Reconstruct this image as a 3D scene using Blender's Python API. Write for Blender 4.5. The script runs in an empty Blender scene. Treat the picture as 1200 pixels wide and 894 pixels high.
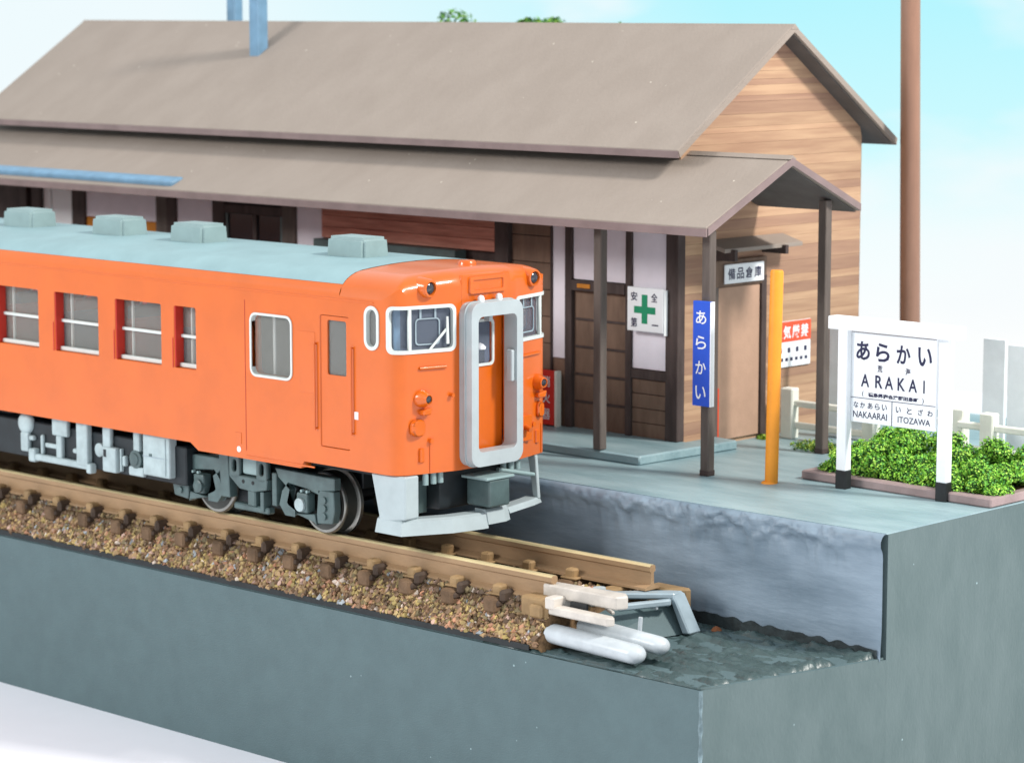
import bpy, bmesh, math, random
import numpy as np
from mathutils import Vector, Matrix, noise
R = math.radians
rnd = random.Random(7)
sc = bpy.context.scene
COL = sc.collection

# ------------------------------------------------------------------ camera
CAM = Vector((27.219, -26.346, 7.501))
AZ, PITCH = R(133.53), R(7.8115)
cam_d = bpy.data.cameras.new('camera')
cam = bpy.data.objects.new('camera', cam_d); COL.objects.link(cam); sc.camera = cam
fw = Vector((math.cos(AZ)*math.cos(PITCH), math.sin(AZ)*math.cos(PITCH), -math.sin(PITCH)))
rt = Vector((math.sin(AZ), -math.cos(AZ), 0)); up = rt.cross(fw)
cam.matrix_world = Matrix(((rt.x, up.x, -fw.x, CAM.x), (rt.y, up.y, -fw.y, CAM.y), (rt.z, up.z, -fw.z, CAM.z), (0, 0, 0, 1)))
cam_d.sensor_width = 36; cam_d.lens = 3200/1200*36; cam_d.clip_start = .5; cam_d.clip_end = 600
cam_d.dof.use_dof = True; cam_d.dof.focus_distance = 38.5; cam_d.dof.aperture_fstop = .62

# ------------------------------------------------------------------ light
world = bpy.data.worlds.new('World'); sc.world = world; world.use_nodes = True
bgn = world.node_tree.nodes['Background']
bgn.inputs[0].default_value = (.86, .93, 1, 1); bgn.inputs[1].default_value = .94
def area(name, loc, target, size, power, color, sy=None):
    l = bpy.data.lights.new(name, 'AREA'); l.shape = 'RECTANGLE'; l.size = size; l.size_y = sy or size; l.energy = power; l.color = color
    o = bpy.data.objects.new(name, l); COL.objects.link(o); o.location = loc
    o.rotation_euler = (Vector(target)-Vector(loc)).to_track_quat('-Z', 'Y').to_euler()
    return o
area('ceiling_lamp', (40, 16, 40), (-6, 6, 3), 7, 39000, (1, .965, .91))
area('front_lamp', (-24, -46, 28), (-2, 3, 1), 16, 21500, (1, .985, .96))
vs = sc.view_settings; vs.view_transform = 'Standard'; vs.look = 'None'; vs.exposure = 0.0; vs.gamma = 1; vs.use_curve_mapping = False
try:
    sc.cycles.use_denoising = True; sc.cycles.max_bounces = 6; sc.cycles.transparent_max_bounces = 12
    sc.cycles.caustics_reflective = False; sc.cycles.caustics_refractive = False
except Exception: pass

# ------------------------------------------------------------------ materials
def lin(r, g, b):
    f = lambda c: (c/255/12.92) if c/255 <= .04045 else ((c/255+.055)/1.055)**2.4
    return (f(r), f(g), f(b), 1)
MATS = {}
def mat(name, rgb, rough=.6, var=.12, scale=3., bump=.0, bscale=None, spec=.4, rgb2=None, stretch=(1, 1, 1), objvar=0, coat=0, metal=0, detail=6, ramp=(.35, .65), specks=None):
    """procedural paint: two tones mixed by noise (object space), fine bump"""
    if name in MATS: return MATS[name]
    m = bpy.data.materials.new(name); m.use_nodes = True; nt = m.node_tree; N = nt.nodes; L = nt.links
    p = N['Principled BSDF']; p.inputs['Roughness'].default_value = rough; p.inputs['Specular IOR Level'].default_value = spec
    p.inputs['Metallic'].default_value = metal; p.inputs['Coat Weight'].default_value = coat; p.inputs['Coat Roughness'].default_value = .12
    c = lin(*rgb); c2 = lin(*rgb2) if rgb2 else tuple(min(1, x*(1-var*2.2)) for x in c[:3])+(1,)
    tc = N.new('ShaderNodeTexCoord'); mp = N.new('ShaderNodeMapping'); mp.inputs['Scale'].default_value = stretch
    geo = N.new('ShaderNodeNewGeometry'); L.new(geo.outputs['Position'], mp.inputs['Vector'])
    nz = N.new('ShaderNodeTexNoise'); nz.inputs['Scale'].default_value = scale; nz.inputs['Detail'].default_value = detail; nz.inputs['Roughness'].default_value = .6
    L.new(mp.outputs[0], nz.inputs['Vector'])
    cr = N.new('ShaderNodeMapRange'); cr.inputs['From Min'].default_value = ramp[0]; cr.inputs['From Max'].default_value = ramp[1]
    L.new(nz.outputs['Fac'], cr.inputs['Value'])
    mx = N.new('ShaderNodeMix'); mx.data_type = 'RGBA'; mx.inputs['A'].default_value = c; mx.inputs['B'].default_value = c2
    L.new(cr.outputs[0], mx.inputs['Factor']); out = mx.outputs['Result']
    if specks:      # tiny paint chips and dust grains
        vo = N.new('ShaderNodeTexVoronoi'); vo.inputs['Scale'].default_value = specks[0]; L.new(geo.outputs['Position'], vo.inputs['Vector'])
        n3 = N.new('ShaderNodeTexNoise'); n3.inputs['Scale'].default_value = specks[0]*.37; n3.inputs['Detail'].default_value = 2; L.new(geo.outputs['Position'], n3.inputs['Vector'])
        ma = N.new('ShaderNodeMapRange'); ma.inputs['From Min'].default_value = specks[1]; ma.inputs['From Max'].default_value = specks[1]*.6; L.new(vo.outputs['Distance'], ma.inputs['Value'])
        mb_ = N.new('ShaderNodeMapRange'); mb_.inputs['From Min'].default_value = .60; mb_.inputs['From Max'].default_value = .64; L.new(n3.outputs['Fac'], mb_.inputs['Value'])
        mu = N.new('ShaderNodeMath'); mu.operation = 'MULTIPLY'; L.new(ma.outputs[0], mu.inputs[0]); L.new(mb_.outputs[0], mu.inputs[1])
        mz = N.new('ShaderNodeMix'); mz.data_type = 'RGBA'; L.new(mu.outputs[0], mz.inputs['Factor']); L.new(out, mz.inputs['A']); mz.inputs['B'].default_value = lin(*specks[2]); out = mz.outputs['Result']
    if objvar:
        oi = N.new('ShaderNodeObjectInfo'); hs = N.new('ShaderNodeHueSaturation'); mr = N.new('ShaderNodeMapRange')
        mr.inputs['To Min'].default_value = 1-objvar; mr.inputs['To Max'].default_value = 1+objvar
        L.new(oi.outputs['Random'], mr.inputs['Value']); L.new(mr.outputs[0], hs.inputs['Value']); L.new(out, hs.inputs['Color']); out = hs.outputs['Color']
    L.new(out, p.inputs['Base Color'])
    if bump:
        n2 = N.new('ShaderNodeTexNoise'); n2.inputs['Scale'].default_value = bscale or scale*8; n2.inputs['Detail'].default_value = 4
        L.new(mp.outputs[0], n2.inputs['Vector'])
        b = N.new('ShaderNodeBump'); b.inputs['Strength'].default_value = bump; b.inputs['Distance'].default_value = .03
        L.new(n2.outputs['Fac'], b.inputs['Height']); L.new(b.outputs[0], p.inputs['Normal'])
    MATS[name] = m; return m
def glass(name, tint, alpha, rough=.08):
    m = bpy.data.materials.new(name); m.use_nodes = True; p = m.node_tree.nodes['Principled BSDF']
    p.inputs['Base Color'].default_value = lin(*tint); p.inputs['Alpha'].default_value = alpha
    p.inputs['Roughness'].default_value = rough; p.inputs['Specular IOR Level'].default_value = .8
    MATS[name] = m; return m

M_ORANGE = mat('orange_paint', (209, 97, 16), .34, .05, 1.3, .05, 60, .4, coat=.45)
M_ORANGE_D = mat('orange_detail_paint', (209, 97, 16), .3, .04, 2, 0, coat=.5)
M_SEAM = mat('seam_shadow_paint', (170, 50, 22), .6, .1, 3)
M_CROOF = mat('roof_blue_grey_paint', (140, 168, 172), .5, .06, 1.5, .08, 25, .3)
M_VENT = mat('ventilator_grey_paint', (142, 164, 164), .5, .06, 3, .05, 30, .3)
M_PLOUGH = mat('plough_grey_plastic', (168, 180, 182), .42, .05, 3, .05, 30, .4)
M_HOOD = mat('light_grey_plastic', (172, 181, 183), .4, .04, 3, .03, 40, .4)
M_WHITEFR = mat('silver_window_frame', (206, 212, 208), .3, .03, 5, 0, spec=.6)
M_UNDER = mat('underframe_grey_plastic', (170, 186, 188), .5, .1, 4, .08, 30, .4)
M_BOGIE = mat('bogie_dark_grey_plastic', (80, 99, 99), .42, .14, 4, .1, 30, .5)
M_BLACK = mat('black_plastic', (32, 36, 38), .6, .2, 5)
M_CORE = mat('dark_chassis_metal', (30, 38, 42), .5, .2, 4)
M_WHEEL = mat('wheel_metal', (150, 150, 144), .34, .1, 6, 0, metal=.85)
M_WHEELD = mat('wheel_face_dark', (64, 66, 62), .4, .15, 6, 0, metal=.3)
M_LENS = mat('dark_lens', (48, 50, 58), .12, .1, 4, spec=.8)
M_GLASS = glass('window_glass', (205, 206, 198), .15)
M_REVEAL_SHADE = mat('shaded_reveal_red', (190, 48, 34), .5, .08, 3)  # shade of the window reveals put into a red colour
M_GLASSF = glass('windshield_glass', (160, 172, 190), .14)
M_INT = mat('interior_cream', (206, 204, 192), .7, .1, 2)
M_INTD = mat('interior_blue_grey', (98, 108, 136), .7, .1, 2)
M_SEAT = mat('seat_red', (200, 84, 70), .8, .1, 3)
M_TAG = mat('white_print', (235, 225, 225), .5, .02, 3)

M_SROOF = mat('station_roof_brown_paint', (150, 138, 128), .72, .05, 1.3, .3, 22, .25, rgb2=(144, 132, 122), stretch=(1, .35, 1), specks=(5, .10, (206, 196, 180)))
M_FASCIA = mat('roof_edge_brown', (136, 118, 116), .7, .08, 2, .1, 20, .2)
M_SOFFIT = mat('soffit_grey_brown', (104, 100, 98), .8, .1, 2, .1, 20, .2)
M_DWOOD = mat('dark_brown_timber', (84, 72, 69), .75, .15, 2.5, .2, 20, .2, stretch=(3, 3, .6))
M_POST = mat('weathered_grey_brown_timber', (104, 94, 88), .7, .12, 2.5, .2, 20, .2, stretch=(3, 3, .5))
M_PLANK = mat('wood_plank_tan', (188, 154, 124), .7, .1, 1.6, .15, 25, .2, rgb2=(166, 131, 106), stretch=(1, .3, 5), objvar=.1, detail=3)
M_PLANKD = mat('wood_plank_pink_brown', (168, 134, 110), .7, .1, 1.6, .15, 25, .2, rgb2=(150, 117, 98), stretch=(1, .3, 5), objvar=.08, detail=3)
M_PLANKF = mat('wood_plank_front', (218, 152, 132), .7, .1, 2.2, .15, 25, .2, rgb2=(178, 116, 100), stretch=(.5, 1, 6), objvar=.12)
M_BROWNP = mat('brown_panel', (132, 108, 92), .7, .1, 2, .1, 20, .2, rgb2=(108, 88, 75), stretch=(2, 2, .5), objvar=.08)
M_DOORTAN = mat('tan_board_door', (184, 150, 128), .75, .05, 3, .15, 40, .2)
M_PLASTER = mat('white_plaster', (240, 234, 242), .8, .03, 3, .05, 30, .2)
M_ORBAND = mat('orange_wainscot', (205, 130, 40), .7, .1, 4)
M_DARKGL = mat('dark_window_glass', (30, 32, 38), .25, .2, 2, spec=.6)
M_BLUEGR = mat('blue_grey_metal', (112, 150, 178), .45, .1, 3, .05, 20, .5)
M_WHITE = mat('plain_white', (238, 240, 242), .5, .02, 3, .04, 30, .3)
M_CREAM = mat('cream_white_concrete', (232, 232, 220), .7, .05, 4, .1, 30, .2)
M_PALE = mat('pale_grey_board', (234, 238, 240), .7, .04, 3)
M_INK = mat('black_ink', (34, 36, 70), .6, .0, 3)
M_BLUE = mat('sign_blue', (38, 88, 205), .45, .04, 3)
M_RED = mat('sign_red', (214, 50, 40), .55, .05, 3)
M_REDORANGE = mat('sign_vermilion', (236, 84, 50), .55, .05, 3)
M_GREEN = mat('cross_green', (20, 142, 100), .55, .05, 3)
M_YEL = mat('orange_yellow_pole_paint', (238, 150, 40), .5, .06, 2, .05, 20, .4)
M_POLE = mat('brown_pole_paint', (148, 110, 90), .3, .08, 2, .05, 20, .5, stretch=(2, 2, .4))
M_SLATE = mat('slate_green_painted_board', (85, 104, 107), .6, .05, 2.5, .3, 40, .35, rgb2=(81, 99, 102), specks=(4, .07, (150, 172, 176)))
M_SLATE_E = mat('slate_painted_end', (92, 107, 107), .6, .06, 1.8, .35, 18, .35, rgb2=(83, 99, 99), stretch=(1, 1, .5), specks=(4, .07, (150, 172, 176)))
M_PLAT = mat('platform_blue_grey_paint', (152, 174, 178), .42, .1, 1.3, .5, 12, .5, rgb2=(116, 142, 148), stretch=(.4, 1.3, 1), ramp=(.3, .7))
M_PWALL = mat('platform_wall_paint', (142, 158, 172), .5, .1, 1.3, .25, 12, .4, rgb2=(100, 117, 130), stretch=(.35, 1, 1.6), ramp=(.3, .7), detail=9)
M_LEDGE = mat('ledge_dark_green_paint', (72, 90, 90), .38, .2, 2.2, .8, 7, .6, rgb2=(44, 60, 60), stretch=(.45, 1.6, 1), ramp=(.25, .75))
M_TABLE = mat('white_table', (236, 236, 242), .6, .01, 1)
M_RAIL = mat('rail_side_brown', (162, 132, 100), .55, .1, 4, .15, 30, .3, stretch=(.3, 1, 1))
M_RAILTOP = mat('rail_top_worn', (226, 208, 160), .3, .1, 4, 0, metal=.3, stretch=(.2, 1, 1))
M_CLIP_SHADE = mat('clip_shade_brown', (76, 60, 48), .7, .2, 5)  # colour of the shadow painted beside each rail clip
M_SLEEPER = mat('sleeper_brown', (116, 92, 70), .7, .2, 5, .3, 30, .2, objvar=.12)
M_CLIP = mat('rail_clip_tan', (156, 128, 92), .6, .12, 5, .1, 30, .2, objvar=.1)
M_BED = mat('ballast_bed_brown', (112, 88, 62), .8, .25, 9, .6, 30, .2)
M_TAB = mat('grey_white_plastic', (192, 199, 203), .35, .08, 3, .08, 15, .5)
M_JOIN = mat('cream_white_plastic', (204, 196, 186), .4, .12, 3, .15, 20, .5)
M_GREYPL = mat('grey_blue_plastic', (150, 166, 174), .35, .08, 3, .08, 15, .5)
M_KERB = mat('planter_kerb_brown', (158, 138, 136), .7, .1, 3, .2, 20, .25)

# ------------------------------------------------------------------ object helpers
WLOC = {}
def wloc(o): return WLOC[o.name] if o else Vector((0, 0, 0))
def tag(o, label=None, cat=None, group=None, kind=None):
    if label: o['label'] = label
    if cat: o['category'] = cat
    if group: o['group'] = group
    if kind: o['kind'] = kind
    return o
def empty(name, loc, label=None, cat=None, group=None, parent=None):
    o = bpy.data.objects.new(name, None); COL.objects.link(o); loc = Vector(loc)
    if parent: o.parent = parent
    o.location = loc-wloc(parent); WLOC[o.name] = loc; o.empty_display_size = .2
    return tag(o, label, cat, group)
def link(name, me, m=None, parent=None, smooth=False, angle=None):
    """recentre a mesh given in scene coordinates on its own base and link it"""
    n = len(me.vertices); co = np.empty(n*3, 'f'); me.vertices.foreach_get('co', co); co = co.reshape(-1, 3)
    mn, mx = co.min(0), co.max(0); c = Vector(((mn[0]+mx[0])/2, (mn[1]+mx[1])/2, mn[2]))
    co = co-np.array(c, 'f'); me.vertices.foreach_set('co', co.ravel()); me.update()
    o = bpy.data.objects.new(name, me); COL.objects.link(o)
    if parent: o.parent = parent
    o.location = c-wloc(parent); WLOC[o.name] = c
    if m and not me.materials: me.materials.append(m)
    if smooth:
        me.polygons.foreach_set('use_smooth', [True]*len(me.polygons))
        if angle: 
            try: me.set_sharp_from_angle(angle=R(angle))
            except Exception: pass
    return o
def frombm(name, bm, m=None, parent=None, smooth=False, angle=None):
    bmesh.ops.recalc_face_normals(bm, faces=bm.faces)
    me = bpy.data.meshes.new(name); bm.to_mesh(me); bm.free(); return link(name, me, m, parent, smooth, angle)
def bbox_bm(bm, x0, x1, y0, y1, z0, z1, bev=0, seg=1):
    vs_ = [bm.verts.new((x, y, z)) for x in (x0, x1) for y in (y0, y1) for z in (z0, z1)]
    fs = [bm.faces.new([vs_[i] for i in f]) for f in ((0, 1, 3, 2), (4, 6, 7, 5), (0, 4, 5, 1), (2, 3, 7, 6), (0, 2, 6, 4), (1, 5, 7, 3))]
    if bev:
        es = list({e for f in fs for e in f.edges})
        bmesh.ops.bevel(bm, geom=es, offset=bev, segments=seg, affect='EDGES', profile=.5)
def box(name, x0, x1, y0, y1, z0, z1, m, parent=None, bev=.012, seg=1):
    if x0 > x1: x0, x1 = x1, x0
    if y0 > y1: y0, y1 = y1, y0
    if z0 > z1: z0, z1 = z1, z0
    bm = bmesh.new(); bbox_bm(bm, x0, x1, y0, y1, z0, z1, min(bev, .45*min(x1-x0, y1-y0, z1-z0)), seg)
    return frombm(name, bm, m, parent, bev > .03, 40)
def prism_bm(bm, pts, axis, a0, a1):
    f = {'X': lambda u, v, a: (a, u, v), 'Y': lambda u, v, a: (u, a, v), 'Z': lambda u, v, a: (u, v, a)}[axis]
    A = [bm.verts.new(f(u, v, a0)) for u, v in pts]; B = [bm.verts.new(f(u, v, a1)) for u, v in pts]
    n = len(pts); bm.faces.new(A); bm.faces.new(B[::-1])
    for i in range(n): bm.faces.new((A[i], B[i], B[(i+1) % n], A[(i+1) % n]))
def prism(name, pts, axis, a0, a1, m, parent=None, bev=0, smooth=False):
    bm = bmesh.new(); prism_bm(bm, pts, axis, a0, a1)
    if bev:
        bmesh.ops.recalc_face_normals(bm, faces=bm.faces)
        bmesh.ops.bevel(bm, geom=list(bm.edges), offset=bev, segments=1, affect='EDGES')
    return frombm(name, bm, m, parent, smooth, 40)
def tube_bm(bm, p0, p1, r0, r1=None, seg=16, cap=True):
    p0, p1 = Vector(p0), Vector(p1); r1 = r0 if r1 is None else r1; d = (p1-p0).normalized()
    a = d.orthogonal().normalized(); b = d.cross(a)
    A = [bm.verts.new(p0+(a*math.cos(t)+b*math.sin(t))*r0) for t in [i*2*math.pi/seg for i in range(seg)]]
    B = [bm.verts.new(p1+(a*math.cos(t)+b*math.sin(t))*r1) for t in [i*2*math.pi/seg for i in range(seg)]]
    for i in range(seg): bm.faces.new((A[i], A[(i+1) % seg], B[(i+1) % seg], B[i]))
    if cap: bm.faces.new(A[::-1]); bm.faces.new(B)
def tube(name, p0, p1, r0, m, parent=None, r1=None, seg=20):
    bm = bmesh.new(); tube_bm(bm, p0, p1, r0, r1, seg); return frombm(name, bm, m, parent, True, 40)
def lathe(name, base, axis, prof, m, parent=None, seg=28, squash=None):
    """prof: (distance along axis, radius)"""
    bm = bmesh.new(); base = Vector(base); d = Vector(axis).normalized(); a = d.orthogonal().normalized(); b = d.cross(a); rings = []
    for h, r in prof:
        rings.append([bm.verts.new(base+d*h+(a*math.cos(t)+b*math.sin(t))*max(r, 1e-4)) for t in [i*2*math.pi/seg for i in range(seg)]])
    for A, B in zip(rings, rings[1:]):
        for i in range(seg): bm.faces.new((A[i], A[(i+1) % seg], B[(i+1) % seg], B[i]))
    bm.faces.new(rings[0][::-1]); bm.faces.new(rings[-1])
    return frombm(name, bm, m, parent, True, 40)
def rrect(x0, x1, z0, z1, r, n=5):
    r = min(r, (x1-x0)/2-1e-4, (z1-z0)/2-1e-4); out = []
    for cx, cz, a0 in ((x1-r, z1-r, 0), (x0+r, z1-r, 90), (x0+r, z0+r, 180), (x1-r, z0+r, 270)):
        for i in range(n+1):
            a = R(a0+90*i/n); out.append((cx+r*math.cos(a), cz+r*math.sin(a)))
    return out
def plate_bm(outline, holes, th):
    """flat plate in (u, v) with holes; w runs 0..th; returned as bmesh with coordinates (u, v, w)"""
    cu = bpy.data.curves.new('tmp', 'CURVE'); cu.dimensions = '2D'; cu.fill_mode = 'BOTH'; cu.extrude = th/2
    for pts in [outline]+list(holes):
        s = cu.splines.new('POLY'); s.points.add(len(pts)-1); s.use_cyclic_u = True
        for i, (u, v) in enumerate(pts): s.points[i].co = (u, v, 0, 1)
    o = bpy.data.objects.new('tmp', cu); COL.objects.link(o)
    dg = bpy.context.evaluated_depsgraph_get(); me = bpy.data.meshes.new_from_object(o.evaluated_get(dg))
    bm = bmesh.new(); bm.from_mesh(me); bmesh.ops.remove_doubles(bm, verts=bm.verts, dist=1e-5)
    for v in bm.verts: v.co.z += th/2
    bpy.data.objects.remove(o); bpy.data.curves.remove(cu); bpy.data.meshes.remove(me)
    return bm
def plate(name, outline, holes, th, fmap, m, parent=None, smooth=False, angle=30, cuts=None):
    bm = plate_bm(outline, holes, th)
    if cuts:
        for c in cuts:
            bmesh.ops.bisect_plane(bm, geom=list(bm.verts)+list(bm.edges)+list(bm.faces), plane_co=(c, 0, 0), plane_no=(1, 0, 0), dist=1e-6)
    for v in bm.verts: v.co = Vector(fmap(v.co.x, v.co.y, v.co.z))
    return frombm(name, bm, m, parent, smooth, angle)
def lettering(name, s, m, u, v, w, h, plane, d, parent, bold=.0):
    """s fitted in a box w x h centred on (u, v); plane 'F' faces -Y at y=d, 'E' faces +X at x=d"""
    cu = bpy.data.curves.new('tmp', 'FONT'); cu.body = s; cu.size = 1; cu.resolution_u = 3; cu.offset = bold
    o = bpy.data.objects.new('tmp', cu); COL.objects.link(o)
    dg = bpy.context.evaluated_depsgraph_get(); me = bpy.data.meshes.new_from_object(o.evaluated_get(dg))
    bpy.data.objects.remove(o); bpy.data.curves.remove(cu)
    n = len(me.vertices); co = np.empty(n*3, 'f'); me.vertices.foreach_get('co', co); co = co.reshape(-1, 3)
    mn, mx = co.min(0), co.max(0); sx = w/max(1e-4, mx[0]-mn[0]); sy = h/max(1e-4, mx[1]-mn[1])
    if w is None or h is None: pass
    x = (co[:, 0]-(mn[0]+mx[0])/2)*sx+u; z = (co[:, 1]-(mn[1]+mx[1])/2)*sy+v
    co2 = np.stack([x, np.full(n, d), z], 1) if plane == 'F' else np.stack([np.full(n, d), x, z], 1)
    me.vertices.foreach_set('co', co2.astype('f').ravel()); me.materials.clear()
    return link(name, me, m, parent)

# ================================================================== SETTING
# table
bm = bmesh.new(); prism_bm(bm, [(-70, -60), (60, -60), (60, 60), (-70, 60)], 'Z', -4.2, -3.7)
tag(frombm('table', bm, M_TABLE), kind='structure')
# sky backdrop: a curved printed board behind the layout, its brightness put in as glow
m = bpy.data.materials.new('sky_backdrop'); m.use_nodes = True; nt = m.node_tree; N = nt.nodes; L = nt.links
N.remove(N['Principled BSDF']); em = N.new('ShaderNodeEmission'); L.new(em.outputs[0], N['Material Output'].inputs[0])
geo = N.new('ShaderNodeNewGeometry'); sp = N.new('ShaderNodeSeparateXYZ'); L.new(geo.outputs['Position'], sp.inputs[0])
rp = N.new('ShaderNodeValToRGB'); mr = N.new('ShaderNodeMapRange'); mr.inputs['From Min'].default_value = -4; mr.inputs['From Max'].default_value = 26
L.new(sp.outputs['Z'], mr.inputs['Value']); L.new(mr.outputs[0], rp.inputs[0])
e = rp.color_ramp.elements; e[0].position = .08; e[0].color = (.98, 1, 1, 1); e[1].position = 1; e[1].color = (.25, .68, .92, 1)
for pos, c in ((.16, (.88, .99, 1, 1)), (.25, (.62, .96, 1, 1)), (.38, (.48, .92, 1, 1))):
    q = e.new(pos); q.color = c
mp = N.new('ShaderNodeMapping'); mp.inputs['Scale'].default_value = (.06, .06, .16); L.new(geo.outputs['Position'], mp.inputs[0])
nz = N.new('ShaderNodeTexNoise'); nz.inputs['Scale'].default_value = 1.6; nz.inputs['Detail'].default_value = 5; L.new(mp.outputs[0], nz.inputs['Vector'])
m2 = N.new('ShaderNodeMapRange'); m2.inputs['From Min'].default_value = .47; m2.inputs['From Max'].default_value = .68; L.new(nz.outputs['Fac'], m2.inputs['Value'])
mx = N.new('ShaderNodeMix'); mx.data_type = 'RGBA'; m3 = N.new('ShaderNodeMapRange'); m3.inputs['From Min'].default_value = -24; m3.inputs['From Max'].default_value = -36; L.new(sp.outputs['X'], m3.inputs['Value'])
m3.inputs['To Max'].default_value = .85; m4 = N.new('ShaderNodeMath'); m4.operation = 'MAXIMUM'; L.new(m2.outputs[0], m4.inputs[0]); L.new(m3.outputs[0], m4.inputs[1])
L.new(m4.outputs[0], mx.inputs['Factor']); L.new(rp.outputs[0], mx.inputs['A']); mx.inputs['B'].default_value = (.93, .97, .99, 1)
L.new(mx.outputs['Result'], em.inputs[0]); em.inputs[1].default_value = 1.0
bm = bmesh.new(); n = 48; rr = 44; rows = []
for z in (-3.7, 40):
    rows.append([bm.verts.new((rr*math.cos(R(70+140*i/n)), rr*math.sin(R(70+140*i/n)), z)) for i in range(n+1)])
for i in range(n): bm.faces.new((rows[0][i], rows[1][i], rows[1][i+1], rows[0][i+1]))
tag(frombm('sky', bm, m, smooth=True), kind='structure')

ZP, ZB, YP, XE = .52, -1.14, 3.0, 6.15
# lower block carrying the track
bm = bmesh.new(); prism_bm(bm, [(-32, .12), (5.42, .12), (5.55, .55), (5.72, 1.2), (5.89, 1.9), (6.03, 2.5), (6.13, 3.0), (6.15, 3.16), (-32, 3.16)], 'Z', -3.7, ZB-.03)
bmesh.ops.bevel(bm, geom=[e for e in bm.edges if abs(e.verts[0].co.z-e.verts[1].co.z) < .01 and e.verts[0].co.z > -2], offset=.03, segments=2, affect='EDGES')
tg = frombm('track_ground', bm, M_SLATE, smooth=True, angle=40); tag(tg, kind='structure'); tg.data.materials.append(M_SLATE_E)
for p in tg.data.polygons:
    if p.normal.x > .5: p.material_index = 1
bm = bmesh.new(); n_ = 24; g = []
for i in range(n_+1):
    z = -1.2-2.48*i/n_; w = .022+.008*math.sin(i*1.7)+.006*math.sin(i*4.1)
    g.append([bm.verts.new((5.42-w, .112, z)), bm.verts.new((5.425, .108, z)), bm.verts.new((5.43+w*.4, .118+w, z))])
for a, b in zip(g, g[1:]):
    for k in range(2): bm.faces.new((a[k], b[k], b[k+1], a[k+1]))
tag(frombm('worn_ground_corner', bm, mat('worn_pale_paint', (150, 172, 178), .5, .2, 5, .3, 12, rgb2=(94, 112, 117), ramp=(.25, .55)), smooth=True), kind='structure')
bm = bmesh.new(); prism_bm(bm, [(-32, -1.165), (2.4, -1.165), (2.4, -1.085), (-32, -1.085)], 'Y', .108, .124)
tag(frombm('dark_ground_edge', bm, M_BLACK), kind='structure')
# rough painted skin on the ledge beyond the end of the track
bm = bmesh.new(); nx, ny = 110, 80; g = []
for i in range(nx+1):
    row = []
    for j in range(ny+1):
        v = j/ny; y = .13+v*2.86; xr = 5.40+(y-.12)/2.93*.70; x = 1.5+(xr-1.5)*i/nx
        z = ZB-.02+.085*noise.fractal(Vector((x*1.8, y*4.6, 1)), .55, 2.2, 5)
        ed = max(0, 1-(xr-x)/.25); z += .05*ed*(.7+.9*noise.noise(Vector((x*3, y*4, 5))))
        if i == nx or j == 0: z = ZB-.05
        row.append(bm.verts.new((x, y, z)))
    g.append(row)
for i in range(nx):
    for j in range(ny): bm.faces.new((g[i][j], g[i+1][j], g[i+1][j+1], g[i][j+1]))
tag(frombm('rough_ground', bm, M_LEDGE, smooth=True), kind='structure')
# platform block
bm = bmesh.new(); prism_bm(bm, [(-32, YP+.14), (XE-.002, YP+.14), (XE-.002, 13), (-32, 13)], 'Z', -3.69, ZP-.004)
tag(frombm('platform_block', bm, M_SLATE_E), kind='structure')
# platform top and track-side wall: one brushed paint skin with a rolled, crinkled lip
bm = bmesh.new(); xs = list(np.arange(-9, XE-.001, .045))+[XE]; xs = [-32, -26, -20, -16, -12]+xs
prof = [(.75, ZP+.006), (.45, ZP+.006), (.22, ZP+.006), (.12, ZP+.004), (.05, ZP), (.01, ZP-.025), (-.015, ZP-.06), (-.03, ZP-.10), (-.03, ZP-.14), (-.025, ZP-.18), (.0, ZP-.22), (.018, ZP-.26), (.024, ZP-.33), (.026, -.05), (.028, -.2), (.028, -.5), (.026, -.8), (.01, -1.0), (.0, -1.2)]
g = []
for x in xs:
    row = []
    for k, (dy, z) in enumerate(prof):
        a = .075 if 4 <= k <= 12 else .018
        if k < 3: a = 0
        kx = min(1, max(.2, (x+1)/4))*(1 if x < 5 else max(.3, (XE-x)/1.15))
        d = a*kx*noise.fractal(Vector((x*4.6, z*9, 3)), .45, 2.2, 5)
        dz = .06*kx*noise.fractal(Vector((x*2.6, 7.7, z)), .7, 2, 4) if 7 <= k <= 13 else 0
        if x == XE: d *= .3
        row.append(bm.verts.new((x, YP+dy-d, z+dz)))
    g.append(row)
for a, b in zip(g, g[1:]):
    for k in range(len(prof)-1): bm.faces.new((a[k], b[k], b[k+1], a[k+1]))
pw = frombm('platform_wall', bm, M_PWALL, smooth=True); tag(pw, kind='structure')
bm = bmesh.new(); prism_bm(bm, [(-32, YP+.10), (XE, YP+.10), (XE, 13), (-32, 13)], 'Z', ZP-.003, ZP+.012)
tag(frombm('platform', bm, M_PLAT), kind='structure')
# raised floor of the station porch
prism('porch_step', [(-16, 4.93), (.20, 4.93), (.20, 5.0), (.30, 7.2), (-.2, 7.25), (-.2, 6.5), (-16, 6.5)], 'Z', ZP+.01, ZP+.16, M_PLAT, bev=.025, smooth=True)
tag(bpy.data.objects['porch_step'], kind='structure')
# scalloped dark gap where the wall skin does not reach the ledge
pts = [(2.9, -1.2)]; x = 2.9
while x < 6.1:
    t = (x-2.9)/3.2; pts.append((x, -1.0-.07*t+.035*abs(math.sin(x*8.3))+.012*math.sin(x*21))); x += .05
pts.append((6.1, -1.2))
tag(prism('dark_gap', pts, 'Y', YP-.025, YP-.006, mat('gap_dark_paint', (52, 62, 64), .7, .25, 6, .3, 20)), kind='structure')

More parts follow.
